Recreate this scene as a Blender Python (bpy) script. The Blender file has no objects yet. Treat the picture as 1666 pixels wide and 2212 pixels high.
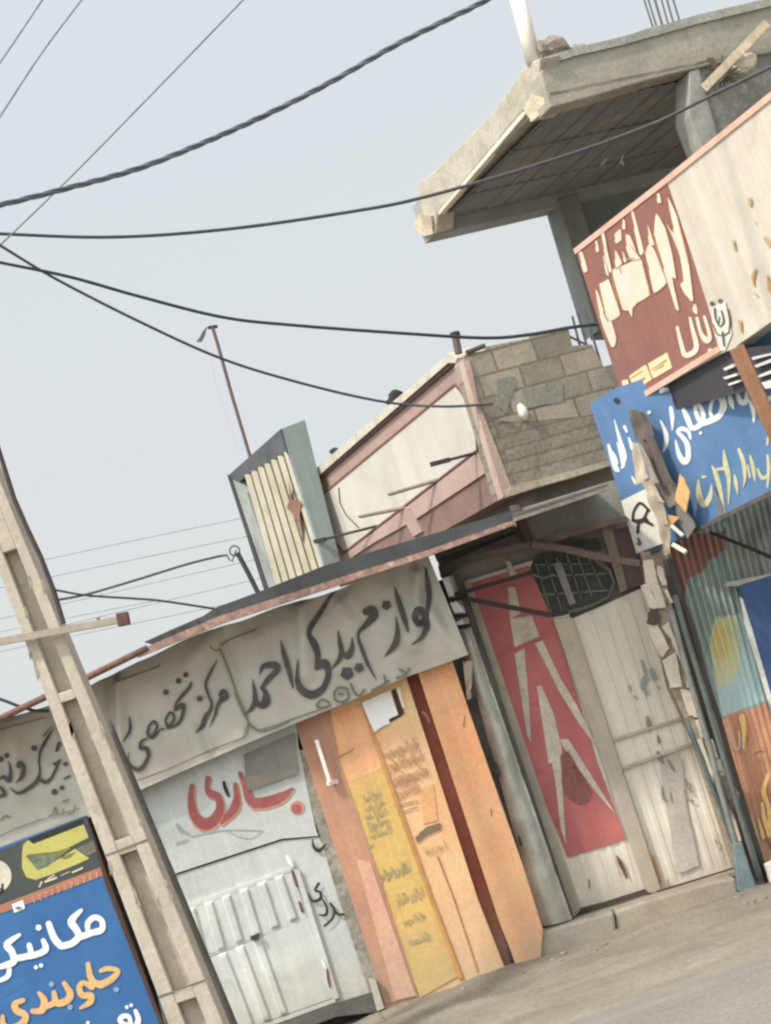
import bpy, math, random
from mathutils import Vector as V, Matrix
random.seed(7)
C = bpy.context.scene.collection
sc = bpy.context.scene

# ------------------------------------------------------------------ camera model
F_PX = 4600.0; CX, CY = 833.0, 1106.0            # a 1666 x 2212 survey frame of the street
ROLL = math.radians(18.4); PITCH = math.atan(520/4600.0); EYE = V((0, 0, 1.6))
cr, sr = math.cos(ROLL), math.sin(ROLL)
FW = V((0, math.cos(PITCH), math.sin(PITCH))); UP = V((0, -math.sin(PITCH), math.cos(PITCH))); RT = V((1, 0, 0))
ER = RT*cr - UP*sr; EU = RT*sr + UP*cr
def ray(x, y): return FW*F_PX + ER*(x-CX) - EU*(y-CY)
class Plane:                                     # a vertical plane: a point and a horizontal direction
    def __init__(s, p, d):
        s.p = V(p); s.d = V(d).normalized(); s.n = V((s.d.y, -s.d.x, 0))
        if s.n.dot(s.p-EYE) > 0: s.n = -s.n
    def at(s, x, y, off=0.0):
        r = ray(x, y); t = s.n.dot(s.p-EYE)/s.n.dot(r)
        return EYE + r*t + s.n*off
    def uv(s, P): return ((P-s.p).dot(s.d), P.z)
A_DIR = V((-0.373, 0.928, 0)); B_DIR = V((0.927, 0.374, 0))
def front(y): return Plane((0, y, 0), (1, 0, 0))
def pt(x, y, depth): return front(depth).at(x, y)
def through(x, y, depth, d): return Plane(pt(x, y, depth), d)
def zoom(x0, y0, k):                             # measured coordinates of an enlarged region -> survey frame
    return lambda x, y: ((x0+x*k)/1.15246, (y0+y*k)/1.15246)
def mp(z, pts): return [z(*p[:2]) + tuple(p[2:]) for p in pts]
ID = lambda x, y: (x, y)

# ------------------------------------------------------------------ materials
def lin(h):
    if isinstance(h, str):
        h = h.lstrip('#'); v = [int(h[i:i+2], 16)/255 for i in (0, 2, 4)]
        return tuple(c/12.92 if c <= .04045 else ((c+.055)/1.055)**2.4 for c in v)
    return h
def sc3(c, k):  # mutes and lifts base colours to paint in veiling haze
    g_ = .3*c[0]+.5*c[1]+.2*c[2]
    return tuple(min(.86, max(.03, (g_+(x-g_)*.88)*k+.016)) for x in c) + (1,)
MATS = {}
FOOT = {'orange_plaster', 'pale_orange_plaster', 'shaded_orange_side', 'sunlit_pink_orange', 'mustard_paint', 'cream_door_paint', 'whitewashed_metal', 'white_gate_paint', 'cream_frame_paint', 'galvanised_sheet', 'groove_brown', 'green_grey_step', 'dusty_plinth', 'orange_mural', 'grimy_plaster'}
SUNNY = {'road_asphalt', 'dusty_ground', 'blank_white_panel', 'cream_cornice', 'pink_plaster', 'peeling_cream_metal', 'red_oxide_paint', 'peeled_cream', 'sunlit_concrete', 'cream_slats', 'faded_blue_paint', 'white_sign_paint', 'light_pink_fascia', 'peach_frame', 'yellow_sign_paint', 'black_ink', 'black_paint', 'rust_tear', 'lamp_black', 'dark_sign_back', 'poster_white', 'sign_blue_print', 'ochre_rust'}
def M(name, c, c2=None, k=1.0, scale=2.5, rough=.9, streak=0.0, fine=.18, bump=.15, metal=0.0, stain=None, stain_amt=.5, stain_scale=4, brick=None, axis=(14, 14, .7)):
    if name in MATS: return MATS[name]
    k *= 1.0 if name in SUNNY else 1.15
    m = bpy.data.materials.new(name); m.use_nodes = True; MATS[name] = m
    N = m.node_tree.nodes; L = m.node_tree.links
    b = N['Principled BSDF']; b.inputs['Roughness'].default_value = rough; b.inputs['Metallic'].default_value = metal
    b.inputs['Specular IOR Level'].default_value = .25
    tc = N.new('ShaderNodeTexCoord')
    def noise(s, det=5, vec=None, dist=0.0):
        n = N.new('ShaderNodeTexNoise'); n.inputs['Scale'].default_value = s; n.inputs['Detail'].default_value = det
        n.inputs['Roughness'].default_value = .62; n.inputs['Distortion'].default_value = dist
        L.new(vec or tc.outputs['Object'], n.inputs['Vector']); return n.outputs['Fac']
    def ramp(f, a, bb, v0=0., v1=1.):
        n = N.new('ShaderNodeMapRange'); n.clamp = True
        for i, x in enumerate((a, bb, v0, v1)): n.inputs[i+1].default_value = x
        L.new(f, n.inputs[0]); return n.outputs[0]
    def mix(f, x, y, mode='MIX'):
        n = N.new('ShaderNodeMix'); n.data_type = 'RGBA'; n.blend_type = mode
        if isinstance(f, float): n.inputs[0].default_value = f
        else: L.new(f, n.inputs[0])
        for i, q in ((6, x), (7, y)):
            if isinstance(q, tuple): n.inputs[i].default_value = q
            else: L.new(q, n.inputs[i])
        return n.outputs[2]
    c1 = sc3(lin(c), k); cc2 = sc3(lin(c2), k) if c2 else sc3(lin(c), k*.72)
    col = mix(ramp(noise(scale, 6, None, .4), .38, .64), c1, cc2)
    h = noise(38, 6)
    if brick:
        uvn = N.new('ShaderNodeUVMap'); bt = N.new('ShaderNodeTexBrick')
        bw, bh, ms, mc, off = brick
        L.new(uvn.outputs[0], bt.inputs['Vector']); bt.inputs['Scale'].default_value = 1
        bt.inputs['Brick Width'].default_value = bw; bt.inputs['Row Height'].default_value = bh
        bt.inputs['Mortar Size'].default_value = ms; bt.inputs['Mortar Smooth'].default_value = .35; bt.offset = off
        bt.inputs['Color1'].default_value = (.72, .72, .72, 1); bt.inputs['Color2'].default_value = (1.1, 1.1, 1.1, 1)
        bt.inputs['Mortar'].default_value = (mc, mc, mc, 1)
        col = mix(1.0, col, bt.outputs['Color'], 'MULTIPLY')
    if streak:
        mpn = N.new('ShaderNodeMapping'); mpn.inputs['Scale'].default_value = axis
        L.new(tc.outputs['Object'], mpn.inputs['Vector'])
        s = ramp(noise(1.0, 6, mpn.outputs[0], .3), .35, .68, 1.0, 1.0-streak)
        cmb = N.new('ShaderNodeCombineColor')
        for i in range(3): L.new(s, cmb.inputs[i])
        col = mix(1.0, col, cmb.outputs[0], 'MULTIPLY')
    if stain:
        f = ramp(noise(stain_scale, 8, None, 1.2), .58, .70, 0., stain_amt)
        col = mix(f, col, sc3(lin(stain), k))
    if fine:
        s = ramp(h, .3, .7, 1.0-fine, 1.0+fine*.5)
        cmb = N.new('ShaderNodeCombineColor')
        for i in range(3): L.new(s, cmb.inputs[i])
        col = mix(1.0, col, cmb.outputs[0], 'MULTIPLY')
    if name in FOOT:
        sx = N.new('ShaderNodeSeparateXYZ'); L.new(tc.outputs['Object'], sx.inputs[0])
        ad = N.new('ShaderNodeMath'); ad.operation = 'MULTIPLY_ADD'; L.new(noise(5, 7), ad.inputs[0]); ad.inputs[1].default_value = -.75; L.new(sx.outputs[2], ad.inputs[2])
        col = mix(ramp(ad.outputs[0], -.42, .22, .55, 0.), col, sc3(lin('#a2937c'), .9))
    L.new(col, b.inputs['Base Color'])
    if bump:
        bn = N.new('ShaderNodeBump'); bn.inputs['Strength'].default_value = bump; bn.inputs['Distance'].default_value = .02
        L.new(noise(16, 8), bn.inputs['Height']); L.new(bn.outputs[0], b.inputs['Normal'])
    return m

# ------------------------------------------------------------------ mesh builder
class MB:
    def __init__(s): s.v = []; s.f = []; s.uv = []
    def add(s, vs, fs, uvs=None):
        o = len(s.v); s.v += [V(p) for p in vs]; s.uv += (uvs or [(p[0]+p[1], p[2]) for p in vs])
        s.f += [tuple(i+o for i in f) for f in fs]; return s
    def prism(s, plane, pts, back=.05, off=0.0):   # outline on a plane, extruded away from the street
        P = [plane.at(x, y, off) for x, y in (p[:2] for p in pts)]; n = len(P)
        ar = sum((P[i]-P[0]).cross(P[i+1]-P[0]).dot(plane.n) for i in range(1, n-1))
        if ar < 0: P.reverse()
        Q = [p-plane.n*back for p in P]
        fs = [tuple(range(n)), tuple(reversed(range(n, 2*n)))]
        fs += [(i, i+n, (i+1) % n+n, (i+1) % n) for i in range(n)]
        return s.add(P+Q, fs, [plane.uv(p) for p in P+Q])
    def face(s, plane, pts, off=.004):
        P = [plane.at(x, y, off) for x, y in (p[:2] for p in pts)]
        n = len(P); ar = sum((P[i]-P[0]).cross(P[i+1]-P[0]).dot(plane.n) for i in range(1, n-1))
        if ar < 0: P.reverse()
        return s.add(P, [tuple(range(n))], [plane.uv(p) for p in P])
    def sheet(s, plane, quad, nx, ny, fn=None, surf=None):  # quad TL TR BR BL
        (ax, ay), (bx, by), (cx, cy), (dx, dy) = quad
        vs = []; uvs = []
        for j in range(ny+1):
            t = j/ny
            for i in range(nx+1):
                q = i/nx
                x = (ax*(1-q)+bx*q)*(1-t)+(dx*(1-q)+cx*q)*t; y = (ay*(1-q)+by*q)*(1-t)+(dy*(1-q)+cy*q)*t
                P = surf(x, y) if surf else plane.at(x, y, fn(q, t) if fn else 0)
                vs.append(P); uvs.append(plane.uv(P))
        W = nx+1
        return s.add(vs, [(j*W+i, (j+1)*W+i, (j+1)*W+i+1, j*W+i+1) for j in range(ny) for i in range(nx)], uvs)
    def tube(s, pts, r, sides=8, caps=True):
        pts = [V(p) for p in pts]; n = len(pts); rs = r if isinstance(r, (list, tuple)) else [r]*n
        vs = []; prev = None
        for i, p in enumerate(pts):
            t = (pts[min(i+1, n-1)]-pts[max(i-1, 0)]).normalized()
            a = prev if prev else (V((0, 0, 1)) if abs(t.z) < .9 else V((1, 0, 0)))
            a = (a-t*a.dot(t)).normalized(); prev = a; b = t.cross(a)
            vs += [p+(a*math.cos(2*math.pi*k/sides)+b*math.sin(2*math.pi*k/sides))*rs[i] for k in range(sides)]
        fs = [(i*sides+k, i*sides+(k+1) % sides, (i+1)*sides+(k+1) % sides, (i+1)*sides+k) for i in range(n-1) for k in range(sides)]
        if caps: fs += [tuple(reversed(range(sides))), tuple(range((n-1)*sides, n*sides))]
        return s.add(vs, fs)
    def bar(s, a, b, w, h, side=None):              # rectangular bar between two points
        a, b = V(a), V(b); t = (b-a).normalized()
        sd = V(side) if side else (V((0, 1, 0)) if abs(t.y) < .9 else V((0, 0, 1)))
        u = (sd-t*sd.dot(t)).normalized(); w_ = t.cross(u)
        vs = [p+u*(h/2*i)+w_*(w/2*j) for p in (a, b) for i, j in ((-1, -1), (1, -1), (1, 1), (-1, 1))]
        return s.add(vs, [(0, 1, 2, 3), (7, 6, 5, 4), (0, 4, 5, 1), (1, 5, 6, 2), (2, 6, 7, 3), (3, 7, 4, 0)])
    def obox(s, o, a, la, b, lb, z0, z1):           # box from corner o along two horizontal axes
        o = V((o[0], o[1], 0)); p = [o, o+a*la, o+a*la+b*lb, o+b*lb]
        vs = [q+V((0, 0, z)) for z in (z0, z1) for q in p]
        uv = [((q-o).dot(b)+(q-o).dot(a), q.z) for q in vs]
        return s.add(vs, [(3, 2, 1, 0), (4, 5, 6, 7), (0, 1, 5, 4), (1, 2, 6, 5), (2, 3, 7, 6), (3, 0, 4, 7)], uv)
    def lump(s, c, r, sq=(1, 1, 1), seed=0):
        rd = random.Random(seed); vs = []; fs = []; m, n = 5, 8
        for j in range(m+1):
            th = math.pi*j/m
            for i in range(n):
                ph = 2*math.pi*i/n; q = r*(.75+.5*rd.random())
                vs.append(V(c)+V((math.sin(th)*math.cos(ph)*q*sq[0], math.sin(th)*math.sin(ph)*q*sq[1], math.cos(th)*q*sq[2])))
        for j in range(m):
            for i in range(n): fs.append((j*n+i, (j+1)*n+i, (j+1)*n+(i+1) % n, j*n+(i+1) % n))
        return s.add(vs, fs)
    # painted strokes --------------------------------------------------------
    zstep = 0
    def stroke(s, surf, pts, off=.006, w=None, grow=0.0, close=False):
        P = [(p[0], p[1], (p[2] if len(p) > 2 else w)+grow) for p in pts]
        Q = []
        for i in range(len(P)-1):
            p0, p1, p2, p3 = P[max(i-1, 0)], P[i], P[i+1], P[min(i+2, len(P)-1)]
            for k in range(5):
                t = k/5
                Q.append(tuple(.5*((2*p1[c])+(-p0[c]+p2[c])*t+(2*p0[c]-5*p1[c]+4*p2[c]-p3[c])*t*t+(-p0[c]+3*p1[c]-3*p2[c]+p3[c])*t**3) for c in range(3)))
        Q.append(P[-1])
        s.zstep = (s.zstep+1) % 8
        vs = []; n = len(Q)
        def place(x, y, e): p, nn = surf(x, y); return p+nn*(off+s.zstep*.0004+e)
        for i, (x, y, ww) in enumerate(Q):
            x0, y0, _ = Q[max(i-1, 0)]; x1, y1, _ = Q[min(i+1, n-1)]
            dx, dy = x1-x0, y1-y0; l = math.hypot(dx, dy) or 1
            nx, ny = -dy/l, dx/l; hw = max(ww, 1.0)/2; e = .0015*i/n
            vs += [place(x+nx*hw, y+ny*hw, e), place(x-nx*hw, y-ny*hw, e)]
        fs = [(2*i, 2*i+1, 2*i+3, 2*i+2) for i in range(n-1)]
        for end, sg in ((0, -1), (n-1, 1)):          # rounded ends
            x, y, ww = Q[end]; o = Q[1] if end == 0 else Q[-2]
            a = math.atan2(y-o[1], x-o[0]); hw = max(ww, 1)/2; c0 = len(vs)
            vs += [place(x+math.cos(a+th)*hw, y+math.sin(a+th)*hw, .0015*end/n+.0001) for th in [math.pi*(k/6-.5) for k in range(7)]]
            fs.append(tuple(range(c0, c0+7)))
        return s.add(vs, fs)
    def dot(s, surf, x, y, r, off=.006, n=10, sq=1.0, rot=0.3):
        s.zstep = (s.zstep+1) % 8; vs = []
        for k in range(n):
            a = 2*math.pi*k/n; ex, ey = r*math.cos(a), r*sq*math.sin(a)
            p, nn = surf(x+ex*math.cos(rot)-ey*math.sin(rot), y+ex*math.sin(rot)+ey*math.cos(rot)); vs.append(p+nn*(off+s.zstep*.0004))
        return s.add(vs, [tuple(range(n))])
    def patch(s, surf, pts, off=.005):
        s.zstep = (s.zstep+1) % 8
        vs = []
        for x, y in (p[:2] for p in pts):
            p, nn = surf(x, y); vs.append(p+nn*(off+s.zstep*.0004))
        return s.add(vs, [tuple(range(len(vs)))])
    def build(s, name, mat, parent=None, smooth=False, bevel=0.0, **props):
        off = V(parent['base']) if parent else V((0, 0, 0))
        me = bpy.data.meshes.new(name); me.from_pydata([p-off for p in s.v], [], s.f); me.update()
        uvl = me.uv_layers.new(name='UVMap')
        for lp in me.loops: uvl.data[lp.index].uv = s.uv[lp.vertex_index]
        me.materials.append(mat)
        if smooth:
            for p in me.polygons: p.use_smooth = True
        o = bpy.data.objects.new(name, me); C.objects.link(o)
        if parent:
            root = parent['root']; o.parent = parent['obj']
        if bevel:
            bm = o.modifiers.new('soft edge', 'BEVEL'); bm.width = bevel; bm.segments = 2; bm.limit_method = 'ANGLE'
        for k_, v_ in props.items(): o[k_] = v_
        return o
def thing(name, label, cat, loc=(0, 0, 0), group=None):
    o = bpy.data.objects.new(name, None); C.objects.link(o); o.location = loc; o.empty_display_size = .2
    o['label'] = label; o['category'] = cat
    if group: o['group'] = group
    return dict(obj=o, base=tuple(loc), root=o)
def sub(o, t): return dict(obj=o, base=t['base'], root=t['obj'])   # a part as the parent of sub-parts
def flat(plane): return lambda x, y: (plane.at(x, y), plane.n)
def smooth(pts, n=4):                            # closed rounded outline through the points
    P = [p[:2] for p in pts]; N_ = len(P); out = []
    for i in range(N_):
        p0, p1, p2, p3 = P[i-1], P[i], P[(i+1) % N_], P[(i+2) % N_]
        for k in range(n):
            t = k/n; out.append(tuple(.5*((2*p1[c])+(-p0[c]+p2[c])*t*.8+(2*p0[c]-5*p1[c]+4*p2[c]-p3[c])*t*t*.8+(-p0[c]+3*p1[c]-3*p2[c]+p3[c])*t**3*.8+.4*(p2[c]-p1[c])*(t*t*3-2*t**3 if False else t*t*(3-2*t))) if False else p1[c]+(p2[c]-p1[c])*t+.22*((p1[c]*2-p0[c]-p2[c])*(-t*(1-t)**2)+(p2[c]*2-p1[c]-p3[c])*(-t*t*(1-t)))*-1 for c in range(2)))
    return out
def wob(pts, a, seed=0, n=4):                    # break straight outlines into rough ones
    rd = random.Random(seed); out = []
    for i, p in enumerate(pts):
        q = pts[(i+1) % len(pts)]; out.append(p)
        for k in range(1, n):
            t = k/n; out.append((p[0]+(q[0]-p[0])*t+rd.uniform(-a, a), p[1]+(q[1]-p[1])*t+rd.uniform(-a, a)))
    return out

# ================================================================== SETTING
road_m = M('road_asphalt', '#968f84', '#8a8276', k=.85, scale=.9, streak=.12, axis=(.35, 3.5, 1), fine=.3, bump=.3)
dirt_m = M('dusty_ground', '#9f9482', '#8b8170', k=.88, scale=1.4, streak=.16, axis=(.35, 3, 1), fine=.3, bump=.7, stain='#74695a', stain_amt=.6, stain_scale=26)
g = MB(); nx, ny = 150, 60; vs = []
xs = [-400, -150, -60, -25] + [-12+24*i/120 for i in range(121)] + [25, 60, 150, 400]
ys = [-40, -10, 0, 4, 8] + [10+6.5*i/55 for i in range(56)] + [20, 30, 60, 150, 500]
rd = random.Random(3)
for y in ys:
    for x in xs:
        z = 0.0
        if 12.6 < y < 15.6 and abs(x) < 12:
            e = min(1, (y-12.6)/.8); z = e*(rd.uniform(-.012, .016)+.02*math.sin(x*2.1+y)*math.sin(y*3-x)+.012*math.sin(x*7+y*4))
            if y > 14.2: z += .03*min(1, (y-14.2)/.6)*(.5+.5*math.sin(x*1.7+1))
        vs.append(V((x, y, z-.012)))
W = len(xs)
g.add(vs, [(j*W+i, j*W+i+1, (j+1)*W+i+1, (j+1)*W+i) for j in range(len(ys)-1) for i in range(W-1)])
g.build('ground', dirt_m, smooth=True, kind='structure')
g = MB(); n = 80; a = []; b = []
for i in range(n+1):
    x = -60+120*i/n if False else -14+28*i/n
    e = 11.55+.05*math.sin(x*1.3)+.04*math.sin(x*3.7+1)+rd.uniform(-.02, .02) + .08*x
    a.append(V((x, e, .004))); b.append(V((x, -30, .004)))
g.add(a+b, [(i+n+1, i+n+2, i+1, i) for i in range(n)])
g.build('road', road_m, kind='structure')

# ================================================================== planes
P_WHITE = front(14.99); P_OR = front(15.0); P_BAN = front(14.88); P_FAS = front(14.42); P_DOOR = front(15.45)
P_SHUT = front(15.2)

# ------------------------------------------------------------------ white shop wall with gate
z5 = zoom(500, 1900, .38415); b4 = zoom(440, 1860, .30012); b2 = zoom(220, 1560, .30012); z0 = zoom(0, 1900, .38415)
b3 = zoom(0, 1640, .2712); b1 = zoom(600, 1340, .38415)
white_m = M('whitewashed_metal', '#c3c6c0', '#b1b5b0', k=1.0, scale=1.6, streak=.12, fine=.10, bump=.08, stain='#9a978c', stain_amt=.45, stain_scale=2.0, rough=.7)
white2_m = M('white_gate_paint', '#c8cac4', '#b4b8b3', k=1.0, scale=2.3, streak=.16, fine=.08, bump=.05, stain='#8d8a80', stain_amt=.3, stain_scale=3, rough=.6)
black_m = M('black_paint', '#2b2824', '#3b3631', k=1.0, scale=6, fine=.2, bump=0)
t = thing('white_shop', 'white metal shopfront with red hand-painted lettering and ribbed gate, below the cloth banner', 'shop', (P_WHITE.at(640, 2190).x, 15.2, 0))
WH = t
up = [(180, 1560), (640, 1560), *mp(b4, [(1010, 0), (1160, 700), (1175, 735), (870, 760), (0, 1045)]), (300, 1960)]
MB().prism(P_WHITE, up, .16).build('upper_panel', white_m, t)
MB().prism(P_WHITE, [*mp(b4, [(0, 1062), (870, 777), (1180, 745), (1560, 1666)]), (826, 2185), (700, 2200), (380, 2330), (300, 1975)], .12, -.015).build('wall', white_m, t)
MB().prism(P_WHITE, [(150, 1600), (700, 1500), (860, 2190), (380, 2360)], .05, -.19).build('backing', M('dark_inner_wall', '#4b4a45', k=.8), t)
# gate: two ribbed panels
def ribs(n, amp, lo=0.0, hi=1.0):
    def f(q, s_):
        if not lo <= q <= hi: return 0.0
        ph = (q*n) % 1.0
        return amp*(1 if .12 < ph < .42 else (ph/.12 if ph <= .12 else max(0, 1-(ph-.42)/.12)))*min(1, s_*25, (1-s_)*25)
    return f
pl = Plane(P_WHITE.p+V((0, -.012, 0)), (1, 0, 0))
gate = MB().sheet(pl, mp(z5, [(-95, 950), (590, 700), (690, 985), (-10, 1270)]), 160, 30, ribs(6.0, .02)).build('gate', white2_m, t)
gs = sub(gate, t)
MB().sheet(pl, mp(z5, [(-5, 1285), (695, 1000), (860, 1520), (190, 1760)]), 160, 30, ribs(6.2, .02, 0, .62)).build('lower_panel', white2_m, gs)
fr = MB()
for q in ([(-90, 915), (600, 668), (612, 700), (-80, 950)], [(600, 690), (640, 690), (900, 1520), (862, 1535)], [(-20, 1262), (690, 985), (694, 1003), (-14, 1284)], [(180, 1765), (870, 1522), (880, 1548), (190, 1800)]):
    fr.prism(P_WHITE, mp(z5, q), .03, .012)
fr.build('gate_frame', white2_m, gs, bevel=.004)
MB().prism(P_WHITE, mp(z5, [(325, 1120), (375, 1100), (380, 1130), (335, 1145)]), .06, .06).build('handle', M('dark_iron', '#4a463f', k=.7, metal=.4, rough=.6), gs)
rust = M('rust', '#6b4630', '#8a5b3c', k=.7, scale=12, fine=.3)
m_ = MB(); s_ = flat(Plane(P_WHITE.p+V((0, -.014, 0)), (1, 0, 0)))
for q in ([(592, 690, 3), (606, 740, 6), (622, 800, 3)], [(820, 1330, 3), (826, 1390, 5), (838, 1450, 3)], [(640, 900, 5), (660, 960, 6)]): m_.stroke(s_, mp(z5, [(x, y, w) for x, y, w in q]), .004)
m_.build('rust_seam', rust, t)
m_ = MB()
for q in ([(560, 605, 7), (575, 640, 9), (590, 665, 5)], [(785, 1280, 4), (800, 1310, 6), (812, 1330, 3)]): m_.stroke(s_, mp(z5, q), .003)
m_.build('bare_filler', M('pale_filler', '#e6e2d6', k=1.1), t)
# grey sheet painted as the awning's shadow, grimy jamb and sill
MB().prism(P_WHITE, mp(b4, [(560, 60), (985, -120), (1010, 215), (600, 362), (585, 340)]), .02, .03).build('awning_shadow_sheet', M('shadow_grey', '#837d72', '#746e64', k=1.0, streak=.12, fine=.1), t)
MB().prism(P_WHITE, mp(z5, [(590, -80), (690, -90), (1195, 1560), (1130, 1600), (893, 880), (668, 130)]), .14, -.004).build('jamb', M('grimy_plaster', '#a09b8d', '#7a7266', k=.95, scale=9, stain='#5f564b', stain_amt=.7, stain_scale=7, fine=.3), t)
MB().prism(P_WHITE, mp(z5, [(180, 1810), (870, 1555), (1120, 1480), (1150, 1590), (880, 1640), (190, 1900)]), .2, .02).build('sill', M('dark_sill', '#6d6a64', '#595650', k=.8), t)
MB().prism(P_WHITE, mp(z5, [(1090, 1390), (1135, 1400), (1190, 1580), (1145, 1600)]), .05, .06).build('corner_strip', white_m, t)
# red word
red_m = M('red_sign_paint', '#a85a57', '#9a4c49', k=.95, scale=6, fine=.15, bump=0)
sal_m = M('salmon_outline', '#c08a72', '#b9735f', k=.95, scale=8, fine=.12, bump=0)
word = [[(525, 215, 26), (560, 300, 44), (605, 420, 72), (650, 490, 50)],
        [(600, 420, 60), (650, 465, 84), (760, 455, 90), (880, 410, 74), (965, 345, 16)],
        [(487, 310, 30), (500, 410, 50), (478, 510, 72), (375, 632, 26)],
        [(262, 262, 44), (255, 340, 40), (285, 385, 58), (345, 415, 56), (362, 510, 68), (310, 610, 90), (230, 640, 100), (150, 570, 76), (122, 440, 54), (130, 325, 40)]]
sW = flat(P_WHITE)
o1 = MB(); o2 = MB()
for s in word:
    o1.stroke(sW, mp(b4, [(x+4, y+8, 0) for x, y, w in s]) and [(*b4(x+5, y+9), (w+16)*.2603) for x, y, w in s], .002)
    o2.stroke(sW, [(*b4(x-3, y-6), (w-6)*.2603) for x, y, w in s], .0055)
o1.dot(sW, *b4(1003, 504), 62*.2603, .002); o2.dot(sW, *b4(995, 510), 40*.2603, .0055)
o1.build('letter_outline', sal_m, t); o2.build('red_lettering', red_m, t)
g_ = MB()
for s in ([(392, 290, 22), (405, 340, 30), (432, 405, 22)], [(1128, 765, 10), (1138, 825, 26), (1180, 860, 32), (1220, 825, 22), (1245, 800, 6)],
          [(1180, 1130, 22), (1150, 1185, 22), (1192, 1205, 20), (1192, 1258, 26), (1130, 1275, 22), (1092, 1205, 6)],
          [(1205, 1255, 12), (1245, 1325, 20), (1240, 1390, 26), (1180, 1390, 10)], [(1275, 1295, 20), (1312, 1355, 22), (1290, 1425, 20), (1228, 1482, 20)], [(1305, 1355, 20), (1345, 1388, 22), (1385, 1385, 20)]):
    g_ = MB(); g_.stroke(flat(Plane(P_WHITE.p, (1, 0, 0))), [(*b4(x, y), w*.2603) for x, y, w in s], .006); g_.build('black_scrawl', black_m, t)
g_ = MB()
for s in ([(0, 640, 20), (40, 690, 40), (110, 730, 16)], [(10, 800, 30), (90, 770, 20)], [(420, 700, 8), (600, 760, 8), (720, 690, 6)], [(120, 745, 10), (380, 690, 12), (700, 690, 8)]):
    g_.stroke(sW, [(*b4(x, y), w*.2603) for x, y, w in s], .003)
g_.build('old_smudge', M('grey_smudge', '#9ea39f', '#8f9491', k=1.1), t)

# ------------------------------------------------------------------ orange shop
b11 = zoom(800, 1640, .30012); z6 = zoom(1100, 1850, .49220)
or_m = M('orange_plaster', '#df9a69', '#d78c5c', k=1.26, scale=1.7, streak=.10, fine=.12, bump=.25, stain='#b87452', stain_amt=.4, stain_scale=5)
or2_m = M('pale_orange_plaster', '#e1a877', '#da9a69', k=1.24, scale=2.2, streak=.10, fine=.12, bump=.25, stain='#c08960', stain_amt=.4, stain_scale=5)
br_m = M('shaded_orange_side', '#a87b62', '#bb8768', k=1.08, scale=1.5, streak=.15, fine=.12, bump=.2)  # brown tone paints the awning's shade on the side return
t = thing('orange_shop', 'orange plastered shopfront with yellow notice strip and dark brown groove', 'shop', (P_OR.at(960, 2120).x, 15.0, 0))
OR = t
MB().prism(P_OR, [*mp(b11, [(-100, 400), (680, 80), (1300, 1999)]), (1100, 2115), (832, 2205), (740, 1860)], .35).build('wall', or2_m, t)
MB().prism(P_OR, [*mp(z5, [(590, -320), (830, -380), (905, 0), (1190, 820), (1410, 1510), (1195, 1560)])], .25, .012).build('side_return', br_m, t)
MB().prism(P_OR, mp(z5, [(1010, 620), (1100, 640), (1395, 1505), (1260, 1535)]), .02, .017).build('sunlit_patch', M('sunlit_pink_orange', '#d2a083', '#c6947a', k=1.1, scale=2, streak=.1), t)  # lighter lower part painted as sunlit, below the awning's shade
MB().prism(P_OR, [*mp(b11, [(650, 85), (785, 40), (1440, 1999)]), (1105, 2088), *mp(z6, [(285, 1168)])], .35, -.09).build('groove', M('groove_brown', '#7c4532', '#8c543d', k=1.1, scale=2, fine=.15), t)
MB().prism(P_OR, [*mp(b11, [(770, 20), (1045, -110), (1240, 470), (1420, 990), (1666, 1690)]), *mp(z6, [(512, 940), (500, 1130), (395, 1190), (355, 1065), (290, 900)])], .40, .03).build('pilaster', or_m, t, bevel=.008)
MB().obox((-6.5, 15.75), V((0, 1, 0)), 2.5, V((1, 0, 0)), 6.3, 0, 2.75).build('back_room', M('back_room_plaster', '#6f685d', k=.8, scale=2), t)
# top band and yellow strip
MB().prism(P_OR, mp(b11, [(10, 495), (330, 370), (520, 905), (205, 1040)]), .03, .006).build('top_panel', or_m, t)
yel_m = M('mustard_paint', '#caa653', '#c39f58', k=1.12, scale=2.4, streak=.10, fine=.14, stain='#c79c60', stain_amt=.4)
MB().prism(P_OR, [*mp(b11, [(205, 1042), (520, 908), (545, 960), (900, 1999)]), (990, 2108), (908, 2155), (845, 1990)], .03, .008).build('yellow_strip', yel_m, t)
MB().prism(P_OR, [*mp(b11, [(325, 365), (345, 358), (440, 620), (925, 1990)]), (1000, 2112), (990, 2114), *mp(b11, [(900, 1999), (500, 890)])], .03, .016).build('ochre_bead', M('ochre_bead', '#b37a36', '#c38f4b', k=1.0, fine=.15), t)
MB().prism(P_OR, [*mp(b11, [(960, 1640), (972, 1640), (1110, 1999)]), *mp(z6, [(185, 1150), (178, 1156)]), *mp(b11, [(1098, 1999)])], .01, .006).build('crack', M('crack_line', '#b67f55', k=.9), t)
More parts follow.
